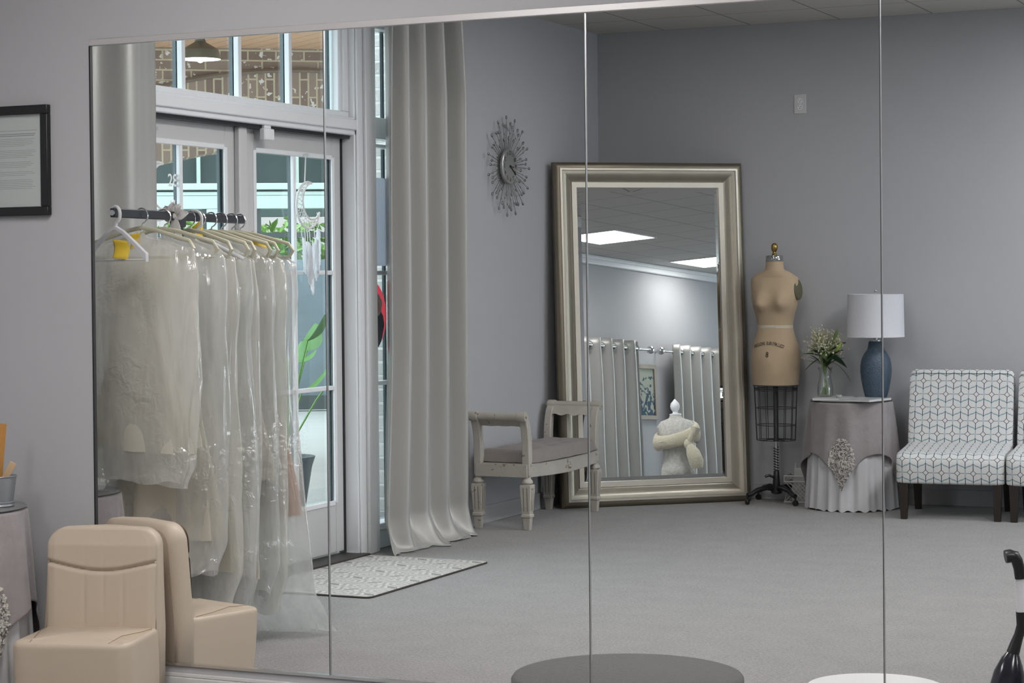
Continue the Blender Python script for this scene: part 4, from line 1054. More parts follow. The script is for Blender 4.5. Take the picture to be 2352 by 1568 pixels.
for k in range(4):
    a = R(51) + PI / 2 * k
    d = Vector((cos(a), sin(a), 0))
    lg = MB().tube([tuple(d * 0.02 + Vector((0, 0, 0.088))), tuple(d * 0.07 + Vector((0, 0, 0.098))), tuple(d * 0.14 + Vector((0, 0, 0.085))), tuple(d * 0.185 + Vector((0, 0, 0.062))), tuple(d * 0.21 + Vector((0, 0, 0.058)))], [0.017, 0.017, 0.015, 0.014, 0.014], 10).build('leg', BLACK, df)
    e = Matrix.Translation(tuple(d * 0.21 + Vector((0, 0, 0.018)))) @ Matrix.Rotation(a + 0.6, 4, 'Z') @ Matrix.Rotation(PI / 2, 4, 'X')
    cst = MB().lathe([(0.001, -0.009), (0.016, -0.009), (0.018, -0.006), (0.018, 0.006), (0.016, 0.009), (0.001, 0.009)], n=18, mat=e)
    cst.tube([tuple(d * 0.21 + Vector((0, 0, 0.06))), tuple(d * 0.21 + Vector((0, 0, 0.03)))], 0.006, 8)
    cst.build('caster', BLACK, lg)
# wire basket with a white steam iron behind the stand
WB = mat('white_wire', (0.55, 0.54, 0.51), 0.5)
bk = thing('mesh_basket', 'white mesh basket on the floor behind the dress form stand', 'basket', (-3.70, 12.355, 0))
q = MB()
def side(p0, p1, h, n, m_):
    a, b = Vector(p0), Vector(p1); L = (b - a).length
    for k in range(n + 1):
        t_ = k / n
        for s in (-1, 1):
            t2 = t_ + s * h / L
            if -0.001 <= t2 <= 1.001: q.tube([tuple(a.lerp(b, t_)), tuple(a.lerp(b, t2) + Vector((0, 0, h)))], 0.0022, 4)
    for z in (0.0, h): q.tube([tuple(a + Vector((0, 0, z))), tuple(b + Vector((0, 0, z)))], 0.0055, 6)
H_b = 0.125
for p0, p1 in (((-0.115, -0.075, 0.006), (0.14, -0.075, 0.006)), ((0.14, -0.075, 0.006), (0.14, 0.075, 0.006)), ((-0.115, 0.075, 0.006), (0.14, 0.075, 0.006)), ((-0.115, -0.075, 0.006), (-0.115, 0.075, 0.006))):
    side(p0, p1, H_b, 10 if abs(p1[0] - p0[0]) > 0.1 else 6, 0)
q.build('mesh_body', WB, bk)
MB().ext(-0.112, 0.137, -0.072, 0.072, 0.002, 0.006).build('base', WB, bk)
q = MB(); q.tube([(-0.115, -0.075, 0.165), (0.14, -0.075, 0.165), (0.14, 0.075, 0.165), (-0.115, 0.075, 0.165)], 0.006, 6, True)
for a, b in ((-0.115, -0.075), (0.14, -0.075), (0.14, 0.075), (-0.115, 0.075)): q.tube([(a, b, 0.13), (a, b, 0.165)], 0.005, 6)
q.build('rim', WB, bk)
ir = thing('steam_iron', 'small white steam iron with a looped handle standing in the mesh basket', 'iron', (-3.715, 12.352, 0.008), 0.2)
IW = mat('white_iron', (0.52, 0.52, 0.50), 0.35)
MB().loft([[(-0.07, -0.04, z), (0.035, -0.045, z), (0.075, 0.0, z), (0.035, 0.045, z), (-0.07, 0.04, z)] if k == 0 else [(-0.055, -0.028, z), (0.02, -0.03, z), (0.045, 0.0, z), (0.02, 0.03, z), (-0.055, 0.028, z)] for k, z in ((0, 0.0), (0, 0.06), (1, 0.19), (1, 0.205))]).build('body', IW, ir, bevel=0.006)
MB().tube([(-0.045, 0, 0.20), (-0.045, 0, 0.235)], [0.012, 0.004], 10).build('filler_spout', IW, ir)
MB().tube([(0.015, 0, 0.20), (0.035, 0, 0.245), (0.055, 0, 0.24), (0.065, 0, 0.20), (0.062, 0, 0.14)], 0.010, 10).build('handle', IW, ir)

# ------------------------------------------------------------------ round skirted table
SKIRT = mat('white_ruffle', (0.55, 0.54, 0.55), 0.85, var=0.05, vscale=20, bump=0.2, bscale=50, sheen=0.2)
OVER = mat('mauve_grey_damask', (0.265, 0.235, 0.238), 0.75, var=0.18, vscale=26, bump=0.2, bscale=80, sheen=0.35)
LACE = mat('ivory_beaded_lace', (0.60, 0.575, 0.53), 0.4, var=0.18, vscale=70, bump=0.8, bscale=180, spec=0.8)
GTOP = mat('glass_top', (0.16, 0.165, 0.165), 0.06, spec=0.6)
def skirted_table(loc, rz, r_top, zt, r_bot, side, labs, flip=False, ymax=None, ymin=None, front=0.0, grp=None):
    fx = -1 if flip else 1
    def clampw(p):
        x_, y_ = loc[0] + p[0], loc[1] + p[1]
        if ymax is not None and y_ > ymax: y_ = ymax
        if ymin is not None and y_ < ymin: y_ = ymin
        return (x_ - loc[0], y_ - loc[1], p[2])
    t = thing('round_table', labs[0], 'table', loc)
    MB().lathe([(0.001, zt - 0.02), (r_top - 0.004, zt - 0.02), (r_top, zt - 0.014), (r_top, zt - 0.006), (0.001, zt - 0.006)], n=48).build('table_top', mat('table_board', (0.3, 0.2, 0.12), 0.6) if 'table_board' not in bpy.data.materials else bpy.data.materials['table_board'], t)
    q = MB()
    for k in range(3):
        a = 2 * PI * k / 3; q.tube([(0.12 * cos(a), 0.12 * sin(a), zt - 0.02), (0.13 * cos(a), 0.13 * sin(a), 0)], 0.014, 8)
    q.build('leg', bpy.data.materials['table_board'], t)
    # floor length ruffled skirt
    sk = tag(MB().grid(lambda u, v: clampw((lambda a, rr_: (rr_ * cos(a), rr_ * sin(a), lerp(zt - 0.004, 0.006 + 0.006 * sin(26 * a), v)))(2 * PI * u, lerp(r_top + 0.004, r_bot, v ** 0.85) * (1 + v * (0.045 * sin(17 * 2 * PI * u + 2 * sin(3 * 2 * PI * u)) + 0.02 * sin(31 * 2 * PI * u)) - 0.012)) ), 220, 30, wrap=True).build('table_skirt', SKIRT, recalc=False, angle=180), labs[1], 'table skirt', grp and grp[0])
    sk.location = loc
    # square overcloth: hem drops to points
    half = side / 2
    def over(u, v):
        a = 2 * PI * u
        am = ((a - front) % (PI / 2)) - PI / 4     # 0 at the middle of a side
        rho = half / max(cos(am), 0.001)
        drop = rho - r_top
        if v < 0.12:
            rr_ = r_top * v / 0.12 * 0.999 + 0.005 * (v / 0.12) ** 6; z = zt + 0.001 - 0.004 * (v / 0.12) ** 8
            return clampw((rr_ * cos(a), rr_ * sin(a), z))
        w_ = (v - 0.12) / 0.88
        fo = 0.10 * w_ ** 0.8 * (0.55 * sin(8 * a + 1.1 + fx * front) + 0.45 * sin(13 * a + 0.4)) 
        rr_ = r_top + 0.010 + (r_bot - r_top + 0.018) * (drop * w_ / (zt)) ** 0.8 * 1.05 + fo * (r_top) * 1.0
        return clampw((rr_ * cos(a), rr_ * sin(a), zt - 0.004 - drop * w_))
    oc = MB().grid(over, 200, 50, wrap=True).build('overcloth', OVER, recalc=False, angle=180, solid=0.002)
    oc.location = loc; tag(oc, labs[2], 'tablecloth', grp and grp[1])
    # lace motif on the front point
    q = MB(); rnd = random.Random(9)
    def lp(da, z):
        w0 = None
        a = front + da
        best = None
        am = ((a - front) % (PI / 2)) - PI / 4; rho = half / max(cos(am), 0.001); drop = rho - r_top
        w_ = min(0.995, max(0.0, (zt - 0.004 - z) / drop)); return Vector(over((a / (2 * PI)) % 1.0, 0.12 + 0.88 * w_))
    zc = zt - 0.36; hh = 0.15; ww = 0.075
    for k in range(900):
        f_ = rnd.uniform(-1, 1); g_ = rnd.uniform(-1, 1)
        wl = math.sqrt(max(0, 1 - f_ * f_)) if f_ > -0.1 else max(0.05, 1 + f_ * 0.98)
        if abs(g_) > wl: continue
        edge = abs(g_) > wl - 0.25
        p = lp(g_ * ww / (r_bot * 0.95), zc + f_ * hh)
        out = Vector((cos(front), sin(front), 0))
        s = rnd.uniform(0.003, 0.0065)
        q.ball(tuple(p + out * 0.004), (s, s, s * 0.9), 6, 4)
    for k in range(5):
        f_, g_ = rnd.uniform(-0.3, 0.6), rnd.uniform(-0.45, 0.45)
        p = lp(g_ * ww / (r_bot * 0.95), zc + f_ * hh) + Vector((cos(front), sin(front), 0)) * 0.008
        for j in range(9):
            a = 2 * PI * j / 9
            q.ball(tuple(p + Vector((-sin(front) * 0.016 * cos(a), cos(front) * 0.016 * cos(a), 0.016 * sin(a)))), (0.0075, 0.0075, 0.0075), 6, 4)
    q.build('lace_applique', LACE, oc)
    gt = MB().lathe([(0.001, zt + 0.002), (r_top + 0.006, zt + 0.002), (r_top + 0.010, zt + 0.005), (r_top + 0.006, zt + 0.008), (0.001, zt + 0.008)], n=56).build('table_glass', GTOP)
    gt.location = loc; tag(gt, labs[3], 'table glass', grp and grp[2])
    return t
TB = (-3.355, 12.155, 0)
skirted_table(TB, 0, 0.235, 0.645, 0.270, 1.07, ['round side table hidden under its cloths between dress form and patterned chair', 'white ruffled floor length skirt of the table beside the patterned chair',
     'mauve grey overcloth with a lace point on the table under the lamp', 'round dark glass top under the lamp and vase'], front=R(-87), ymax=12.44)
ZT = 0.653
# magazines
def magazine(loc, rz, w_, d_, h_, lab, lift=0.0):
    m_ = thing('magazine', lab, 'magazine', loc, rz)
    q = MB(); q.ext(-w_ / 2, w_ / 2, -d_ / 2, d_ / 2, 0, h_); q.build('pages', mat('white_pages', (0.62, 0.61, 0.60), 0.7) if 'white_pages' not in bpy.data.materials else bpy.data.materials['white_pages'], m_, bevel=0.001)
    MB().ext(-w_ / 2 - 0.001, w_ / 2 + 0.001, -d_ / 2 - 0.001, d_ / 2 + 0.001, h_, h_ + 0.0015).build('cover', mat('pale_cover', (0.50, 0.50, 0.50), 0.35, var=0.3, vscale=14) if 'pale_cover' not in bpy.data.materials else bpy.data.materials['pale_cover'], m_)
magazine((-3.435, 12.075, ZT), R(4), 0.215, 0.24, 0.014, 'flat white magazine under the vase and glass dish')
magazine((-3.235, 12.03, ZT), R(-16), 0.205, 0.25, 0.012, 'white magazine lying askew in front of the blue lamp')
ds = thing('glass_dish', 'tiny faceted glass dish on the magazine beside the vase', 'dish', (-3.392, 12.015, ZT + 0.0165))
MB().lathe([(0.001, 0.002), (0.014, 0.0), (0.019, 0.008), (0.021, 0.016), (0.019, 0.016), (0.016, 0.008), (0.001, 0.005)], n=12).build('bowl', mat('cut_glass', (0.55, 0.57, 0.56), 0.08, 0.5), ds, angle=20)
# lamp
lp_ = thing('table_lamp', 'table lamp with white drum shade and blue textured ceramic base', 'lamp', (-3.215, 12.205, ZT))
BLU = mat('blue_glaze', (0.05, 0.082, 0.122), 0.32, var=0.35, vscale=45, bump=0.5, bscale=110, spec=0.6)
MB().lathe([(0.001, 0), (0.060, 0.0), (0.064, 0.008), (0.078, 0.06), (0.089, 0.12), (0.094, 0.17), (0.092, 0.21), (0.084, 0.245), (0.068, 0.275), (0.052, 0.295), (0.046, 0.32), (0.042, 0.345), (0.001, 0.348)], n=40).build('base', BLU, lp_, angle=60)
MB().lathe([(0.034, 0.347), (0.034, 0.353), (0.012, 0.356), (0.012, 0.39), (0.001, 0.39)], n=20).build('socket', STEEL, lp_)
SH = mat('white_linen_shade', (0.66, 0.66, 0.70), 0.9, var=0.03, vscale=60, bump=0.1, bscale=500)
MB().lathe([(0.171, 0.372), (0.170, 0.376), (0.166, 0.625), (0.167, 0.629), (0.163, 0.629), (0.167, 0.374)], n=56, cap=False).build('shade', SH, lp_, angle=50)
q = MB(); q.tube([(0, 0, 0.385), (0, 0, 0.64)], 0.003, 6)
for k in range(3):
    a = 2 * PI * k / 3; q.tube([(0, 0, 0.615), (0.164 * cos(a), 0.164 * sin(a), 0.622)], 0.002, 5)
q.build('harp', STEEL, lp_)
MB().ball((0, 0, 0.648), 0.008).build('finial', STEEL, lp_)
# vase with flowers
vz_ = ZT + 0.0155
vs_ = thing('glass_vase', 'clear waisted glass vase holding the flowers on the side table', 'vase', (-3.505, 12.12, vz_))
MB().lathe([(0.001, 0.0), (0.045, 0.0), (0.049, 0.02), (0.047, 0.06), (0.036, 0.11), (0.034, 0.15), (0.046, 0.175), (0.044, 0.175), (0.031, 0.15), (0.033, 0.11), (0.043, 0.06), (0.044, 0.012), (0.001, 0.008)], n=28).build('vessel', CLEAR, vs_)
fb = thing('flower_bouquet', 'bouquet of tiny cream blossoms, dark leaves and lily buds in the glass vase', 'flowers', (-3.505, 12.12, vz_ + 0.01))
fb.scale = (1.14, 1.0, 1.1)
GST = mat('stem_green', (0.16, 0.23, 0.07), 0.5, var=0.2); DLF = mat('dark_leaf', (0.025, 0.055, 0.022), 0.35, var=0.3, vscale=6); MLF = mat('mid_leaf', (0.11, 0.20, 0.05), 0.4, var=0.3, vscale=6)
rnd = random.Random(21)
q = MB(); tips = []
for k in range(22):
    a = rnd.uniform(0, 2 * PI); r_ = 0.10 * math.sqrt(rnd.random()); 
    tip = Vector((r_ * cos(a) - 0.01, r_ * sin(a) * 0.8, rnd.uniform(0.24, 0.36) - r_ * 0.5)); tips.append(tip)
    q.tube([(-0.02 * cos(a), -0.02 * sin(a), 0.0), (0.012 * cos(a), 0.012 * sin(a), 0.15), tuple(tip * 0.6 + Vector((0, 0, 0.1))), tuple(tip)], 0.0024, 5)
q.build('stems', GST, fb)
BLS = mat('cream_blossom', (0.50, 0.49, 0.33), 0.7, var=0.2, vscale=50)
for tip in tips:
    q = MB()
    for j in range(16):
        o = Vector((rnd.gauss(0, 0.022), rnd.gauss(0, 0.018), rnd.gauss(0, 0.026)))
        q.tube([tuple(tip - Vector((0, 0, 0.02))), tuple(tip + o)], 0.0008, 3)
        s = rnd.uniform(0.003, 0.0058); q.ball(tuple(tip + o), (s, s, s * 1.1), 6, 4)
    q.build('blossom_spray', BLS, fb)
def leaf(base_, dr, L, wd, M_, name, parent, bend=0.3, nz=0.0):
    dr = Vector(dr).normalized(); sd = dr.cross(Vector((0, 0, 1)))
    sd = sd.normalized() if sd.length > 0.05 else Vector((1, 0, 0)); up = sd.cross(dr)
    sd = (sd * cos(nz) + up * sin(nz)).normalized(); up = sd.cross(dr)
    def fn(u, v):
        b = wd * sin(PI * min(1, 0.03 + v * 0.97)) ** 0.9 * (2 * u - 1)
        return Vector(base_) + dr * (v * L) + sd * b + up * (0.25 * abs(b)) - Vector((0, 0, bend * L * v * v))
    return MB().grid(fn, 4, 10).build(name, M_, parent, recalc=False)
for k in range(26):
    a = rnd.uniform(0, 2 * PI)
    leaf((0.02 * cos(a), 0.02 * sin(a), rnd.uniform(0.15, 0.24)), (cos(a), sin(a) * 0.8, rnd.uniform(0.2, 1.4)), rnd.uniform(0.06, 0.12), rnd.uniform(0.008, 0.016), rnd.choice([DLF, MLF, DLF]), 'leaf', fb, 0.25, rnd.uniform(-0.8, 0.8))
leaf((0.035, -0.02, 0.205), (1, -0.1, -0.12), 0.095, 0.024, DLF, 'broad_leaf', fb, 0.5, 0.9)
leaf((0.04, -0.01, 0.245), (1, 0, 0.7), 0.10, 0.020, DLF, 'broad_leaf', fb, 0.15, 0.4)
leaf((0.03, -0.03, 0.18), (1, -0.2, 0.02), 0.13, 0.012, DLF, 'broad_leaf', fb, 0.9, 0.3)
leaf((0.01, -0.02, 0.16), (0.6, -0.2, -0.4), 0.05, 0.014, DLF, 'broad_leaf', fb, 0.4, 0.6)
leaf((-0.02, -0.02, 0.20), (-1, 0, -0.5), 0.10, 0.010, DLF, 'broad_leaf', fb, 0.3, 0.5)
BUD = mat('lily_bud', (0.26, 0.34, 0.07), 0.45, var=0.2, vscale=9)
def bud(p0, p1, r_, M_):
    p0, p1 = Vector(p0), Vector(p1)
    MB().tube([tuple(p0.lerp(p1, t_)) for t_ in (0, .12, .3, .5, .7, .88, 1)], [0.003, r_ * .7, r_, r_, r_ * .85, r_ * .5, 0.002], 10).build('lily_bud', M_, fb)
bud((0.065, -0.03, 0.235), (0.10, -0.04, 0.29), 0.0095, BUD)
bud((0.055, -0.02, 0.305), (0.078, -0.02, 0.362), 0.0085, MLF)
q = MB(); q.tube([(0.0, -0.01, 0.15), (0.04, -0.02, 0.20), (0.065, -0.03, 0.235)], 0.0025, 5); q.tube([(0.0, 0, 0.2), (0.04, -0.01, 0.27), (0.055, -0.02, 0.305)], 0.0025, 5); q.build('bud_stem', GST, fb)

# ------------------------------------------------------------------ patterned slipper chairs
PAT = mat('trellis_fabric', (0.6, 0.6, 0.6), 0.85, spec=0.2); x = NX(PAT)
uvn = x.n.new('ShaderNodeUVMap'); sp = x.n.new('ShaderNodeSeparateXYZ'); x.l.new(uvn.outputs[0], sp.inputs[0])
U_, V_ = sp.outputs[0], sp.outputs[1]
PX, PY = 0.085, 0.150
dark = teal = ringm = None
PX, PY = 0.0886, 0.159; Q_ = 0.0886 / 310
for (ou, ov) in ((0, 0), (PX / 2, PY / 2)):
    u = x.abs(x.sub(x.mod(x.add(U_, ou + PX / 2), PX), PX / 2)); v = x.sub(x.mod(x.add(V_, ov + PY / 2), PY), PY / 2)
    av = x.abs(v)
    dia = x.lt(x.abs(x.sub(x.add(u, av), 57 * Q_)), 7.5 * Q_)
    stem = x.mul(x.lt(u, 7.5 * Q_), x.mul(x.gt(v, -182 * Q_), x.lt(v, -57 * Q_)))
    stem2 = x.mul(x.lt(u, 7.5 * Q_), x.mul(x.gt(v, 57 * Q_), x.lt(v, 190 * Q_)))
    horz = x.mul(x.lt(av, 4.5 * Q_), x.mul(x.gt(u, 57 * Q_), x.lt(u, 128 * Q_)))
    d_ = x.mx(x.mx(dia, stem), x.mx(stem2, horz))
    t_ = x.mul(u, 2 / PX)
    cv = x.op('MULTIPLY_ADD', x.add(t_, x.mul(x.op('SINE', x.mul(t_, 2 * PI)), 0.10)), 97 * Q_, -182 * Q_)
    tl_ = x.lt(x.abs(x.sub(v, cv)), 11 * Q_)
    tv = x.mul(x.lt(u, 7 * Q_), x.lt(v, -182 * Q_))
    uc = x.sub(u, PX / 2)
    tv2 = x.mul(x.lt(x.abs(uc), 7 * Q_), x.mul(x.gt(v, -88 * Q_), x.lt(v, 85 * Q_)))
    tl_ = x.mx(tl_, x.mx(tv, tv2))
    ri = x.lt(x.op('SQRT', x.add(x.mul(uc, uc), x.mul(v, v))), 27 * Q_)
    dark = d_ if dark is None else x.mx(dark, d_); teal = tl_ if teal is None else x.mx(teal, tl_); ringm = ri if ringm is None else x.mx(ringm, ri)
c = x.mix(teal, x.mix(x.noise(7, 2), (0.60, 0.595, 0.58), (0.66, 0.655, 0.64)), (0.20, 0.30, 0.33))
c = x.mix(ringm, c, (0.42, 0.47, 0.49)); c = x.mix(dark, c, (0.045, 0.05, 0.085))
x.base(c); x.bump(x.noise(350, 2), 0.25, 0.004)
WOODD = mat('espresso_wood', (0.022, 0.015, 0.012), 0.4, var=0.2, vscale=10)
def slipper_chair(loc, rz, lab):
    t = thing('slipper_chair', lab, 'chair', loc, rz, 'patterned slipper chairs')
    W2 = 0.302
    def slab(prof, nm):
        # prof: closed side outline (y, z), extruded along x with UV by arc length
        n = len(prof); L = [0]
        for k in range(n): 
            a, b = prof[k], prof[(k + 1) % n]; L.append(L[-1] + math.hypot(b[0] - a[0], b[1] - a[1]))
        q = MB(); q.uv = []
        xs = [-W2, -W2 + 0.012, -W2 + 0.035] + [-W2 + 0.035 + (2 * W2 - 0.07) * k / 12 for k in range(1, 12)] + [W2 - 0.035, W2 - 0.012, W2]
        cy = sum(p[0] for p in prof) / n; cz = sum(p[1] for p in prof) / n
        vs = []
        for k in range(n + 1):
            p = prof[k % n]
            for j, x_ in enumerate(xs):
                e = {0: 0.022, 1: 0.006, len(xs) - 1: 0.022, len(xs) - 2: 0.006}.get(j, 0.0)
                dy, dz = cy - p[0], cz - p[1]; l = math.hypot(dy, dz) or 1
                vs.append((x_, p[0] + dy / l * e, p[1] + dz / l * e)); q.uv.append((x_, L[k]))
        m_ = len(xs)
        fs = [(k * m_ + j, k * m_ + j + 1, (k + 1) * m_ + j + 1, (k + 1) * m_ + j) for k in range(n) for j in range(m_ - 1)]
        q.add(vs, fs)
        for x_ in (-W2, W2):
            b = len(q.v); 
            cap = []
            for p in prof:
                dy, dz = cy - p[0], cz - p[1]; l = math.hypot(dy, dz) or 1
                cap.append((x_, p[0] + dy / l * 0.022, p[1] + dz / l * 0.022)); q.uv.append((p[0] + 0.02, p[1]))
            q.add(cap, [tuple(range(n))])
        return q.build(nm, PAT, t, angle=50)
    def rounded(pts, r_, k_=5):
        out = []; n = len(pts)
        for i in range(n):
            p0, p1, p2 = Vector(pts[i - 1]), Vector(pts[i]), Vector(pts[(i + 1) % n])
            rr_ = r_[i] if isinstance(r_, list) else r_
            a = p1 + (p0 - p1).normalized() * rr_; b = p1 + (p2 - p1).normalized() * rr_
            for j in range(k_ + 1):
                s = j / k_; out.append(tuple(a * (1 - s) ** 2 + p1 * 2 * s * (1 - s) + b * s * s))
        return out
    slab(rounded([(-0.30, 0.205), (-0.315, 0.375), (0.10, 0.415), (0.30, 0.405), (0.27, 0.205)], [0.02, 0.07, 0.1, 0.03, 0.02]), 'seat')
    slab(rounded([(0.135, 0.400), (0.245, 0.815), (0.265, 0.830), (0.345, 0.815), (0.262, 0.230), (0.225, 0.230)], [0.02, 0.03, 0.03, 0.03, 0.02, 0.02]), 'backrest')
    for sx, y_, lean in ((-1, -0.265, 0), (1, -0.265, 0), (-1, 0.235, 0.03), (1, 0.235, 0.03)):
        cx = sx * 0.262
        MB().loft([[(cx - h, y_ + dy - h, z), (cx + h, y_ + dy - h, z), (cx + h, y_ + dy + h, z), (cx - h, y_ + dy + h, z)] for h, dy, z in ((0.026, 0, 0.215), (0.018, lean, 0.0))]).build('leg', WOODD, t, bevel=0.002)
    return t
slipper_chair((-2.685, 11.985, 0), R(5), 'white trellis patterned slipper chair beside the skirted table, seen whole')
slipper_chair((-2.06, 12.02, 0), R(3), 'second trellis patterned slipper chair, only its near side in view')

# ------------------------------------------------------------------ high wall outlet
ol = thing('wall_outlet', 'white double outlet plate high on the back wall', 'outlet', (-3.745, YB, 2.46))
MB().ext(-0.039, 0.039, -0.006, 0.0, -0.06, 0.06).build('plate', WHITE_WARM, ol, bevel=0.003)
for s in (-1, 1):
    o = MB().lathe([(0.001, 0), (0.0165, 0), (0.0165, 0.003), (0.001, 0.003)], n=20, mat=Matrix.Translation((0, -0.006, s * 0.0195)) @ Matrix.Rotation(PI / 2, 4, 'X')).build('socket', WHITE, ol)
    q = MB()
    for sx in (-1, 1): q.ext(sx * 0.0065 - 0.0012, sx * 0.0065 + 0.0012, -0.0098, -0.0088, s * 0.0195 + 0.001, s * 0.0195 + 0.009)
    q.ext(-0.0025, 0.0025, -0.0098, -0.0088, s * 0.0195 - 0.009, s * 0.0195 - 0.004)
    q.build('slot', BLACK, o)

# ------------------------------------------------------------------ fitting platforms
GCP = mat('charcoal_carpet', (0.085, 0.082, 0.080), 0.95, var=0.25, vscale=120, bump=0.8, bscale=220, sheen=0.25)
pf = thing('fitting_platform', 'round charcoal carpeted fitting platform on the floor', 'platform', (-2.462, 6.215, 0))
MB().lathe([(0.001, 0.0), (0.372, 0.0), (0.375, 0.004), (0.375, 0.108), (0.369, 0.117), (0.36, 0.12), (0.001, 0.12)], n=72).build('carpet_cover', GCP, pf, angle=60)
MB().lathe([(0.376, 0.0), (0.380, 0.0), (0.380, 0.02), (0.376, 0.02)], n=72, cap=False).build('base_band', BLACKM, pf)
pw_ = thing('low_round_stool', 'low round white topped stool near the charcoal platform', 'stool', (-1.672, 6.315, 0))
MB().lathe([(0.001, 0.09), (0.21, 0.09), (0.216, 0.095), (0.216, 0.115), (0.21, 0.12), (0.001, 0.12)], n=56).build('top', mat('white_laminate', (0.82, 0.81, 0.80), 0.4), pw_)
MB().lathe([(0.17, 0.0), (0.18, 0.0), (0.18, 0.09), (0.17, 0.09)], n=48).build('base', WHITE_WARM, pw_)
# ------------------------------------------------------------------ in front of the mirror: certificate, table, chair, cleaner
fr = thing('framed_certificate', 'black framed printed certificate on the wall left of the mirror', 'framed certificate', (-4.47, YM, 1.812))
fw2, fh2, fb_ = 0.147, 0.186, 0.030
q = MB()
q.ext(-fw2, fw2, -0.022, 0, fh2 - fb_, fh2).ext(-fw2, fw2, -0.022, 0, -fh2, -fh2 + fb_).ext(-fw2, -fw2 + fb_, -0.022, 0, -fh2 + fb_, fh2 - fb_).ext(fw2 - fb_, fw2, -0.022, 0, -fh2 + fb_, fh2 - fb_)
q.build('frame', BLACK, fr, bevel=0.003)
MB().ext(-fw2 + fb_, fw2 - fb_, -0.006, -0.003, -fh2 + fb_, fh2 - fb_).build('paper', mat('certificate_paper', (0.78, 0.76, 0.78), 0.8), fr, smooth=False)
q = MB(); rnd = random.Random(3)
pw2 = fw2 - fb_
def tline(z, x1, h_=0.0012): q.add([(-pw2 + 0.03, -0.0064, z), (x1, -0.0064, z), (x1, -0.0064, z + h_), (-pw2 + 0.03, -0.0064, z + h_)], [(0, 1, 2, 3)])
z = 0.102; tline(z, pw2 - 0.022, 0.0014)
tline(0.090, pw2 - 0.030, 0.0026); tline(0.084, pw2 - 0.034, 0.0026)
z = 0.074
for blk in (5, 5, 4, 3, 6):
    for k in range(blk): tline(z, pw2 - 0.030 - rnd.uniform(0, 0.02) - (0.03 if k == blk - 1 and blk < 6 else 0)); z -= 0.0058
    z -= 0.010
q.build('printed_lines', mat('grey_print', (0.38, 0.36, 0.38), 0.8), fr, smooth=False)
MB().ext(-fw2 + fb_, fw2 - fb_, -0.010, -0.009, -fh2 + fb_, fh2 - fb_).build('glazing', CLEAR, fr, smooth=False)

TF = (-4.545, 5.435, 0)
ZF = 0.655
skirted_table(TF, 0, 0.235, ZF, 0.262, 1.07, ['round table under cloths left of the cream chair, tin pail on it', 'white skirt under the grey cloth left of the cream chair', 'grey velvety cloth on the table left of the cream chair', 'round dark glass top under the tin pail'], front=R(-24), ymax=5.692)
TR_ = (TF[0], 2 * YM - TF[1], 0)  # copy behind the opening stands in for the table's reflection
skirted_table(TR_, 0, 0.235, ZF, 0.262, 1.07, ['round table seen inside the mirror behind the cream chair back', 'white skirt of the mirrored round table', 'grey cloth corner of the mirrored round table behind the chair back', 'glass top edge of the mirrored round table'], front=R(24), flip=True, ymin=5.718)
ZG = ZF + 0.008
TIN = mat('galvanised_tin', (0.36, 0.38, 0.40), 0.42, 0.7, var=0.12, vscale=12)
BX = (-4.405, 5.50)
bk2 = thing('tin_pail', 'small galvanised tin pail of tools at the left edge', 'pail', (BX[0], BX[1], ZG))
MB().lathe([(0.001, 0.001), (0.050, 0.0), (0.054, 0.003), (0.052, 0.009), (0.054, 0.014), (0.050, 0.018), (0.051, 0.022), (0.061, 0.096), (0.064, 0.099), (0.062, 0.102), (0.059, 0.098), (0.049, 0.022), (0.001, 0.018)], n=40).build('pail_body', TIN, bk2, angle=30)
RUL = mat('ruler_wood', (0.46, 0.22, 0.055), 0.4, var=0.15, vscale=6, stretch=(1, 1, 0.2)); PALE = mat('pale_wood', (0.58, 0.40, 0.24), 0.55, var=0.1, vscale=10)
def stick(name, lab, cat, p0, p1, w_, t_, M_, marks=False):
    p0, p1 = Vector(p0), Vector(p1); L = (p1 - p0).length; d = (p1 - p0).normalized()
    side = d.cross(Vector((0.55, -0.83, 0))).normalized(); nn = side.cross(d)
    o = thing(name, lab, cat, tuple(p0))
    q = MB(); q.ext(-w_ / 2, w_ / 2, -t_ / 2, t_ / 2, 0, L)
    mt = Matrix(((side.x, nn.x, d.x, 0), (side.y, nn.y, d.y, 0), (side.z, nn.z, d.z, 0), (0, 0, 0, 1)))
    q.v = [tuple(mt @ Vector(v)) for v in q.v]; q.build('blade', M_, o, bevel=0.001)
    if marks:
        m_ = MB()
        for k in range(int(L / 0.008)):
            z = 0.006 + k * 0.008; l = 0.008 if k % 4 == 0 else 0.004
            for s in (-1, 1):
                m_.add([(-w_ / 2 + 0.001, s * (t_ / 2 + 0.0003), z), (-w_ / 2 + l, s * (t_ / 2 + 0.0003), z), (-w_ / 2 + l, s * (t_ / 2 + 0.0003), z + 0.0008), (-w_ / 2 + 0.001, s * (t_ / 2 + 0.0003), z + 0.0008)], [(0, 1, 2, 3)])
        m_.v = [tuple(mt @ Vector(v)) for v in m_.v]; m_.build('graduation', INK, o, smooth=False)
stick('wooden_ruler', 'upright wooden ruler in the tin pail', 'ruler', (BX[0] - 0.012, BX[1] + 0.01, ZG + 0.022), (BX[0] + 0.006, BX[1] + 0.022, ZG + 0.272), 0.026, 0.004, RUL, True)
stick('wooden_stick', 'short pale wooden stick leaning to the right in the tin pail', 'stick', (BX[0] - 0.012, BX[1] - 0.01, ZG + 0.022), (BX[0] + 0.056, BX[1] + 0.012, ZG + 0.145), 0.022, 0.004, PALE)
sc_ = thing('scissors', 'steel handled scissors standing in the tin pail before the ruler', 'scissors', (BX[0] - 0.002, BX[1] - 0.028, ZG + 0.022))
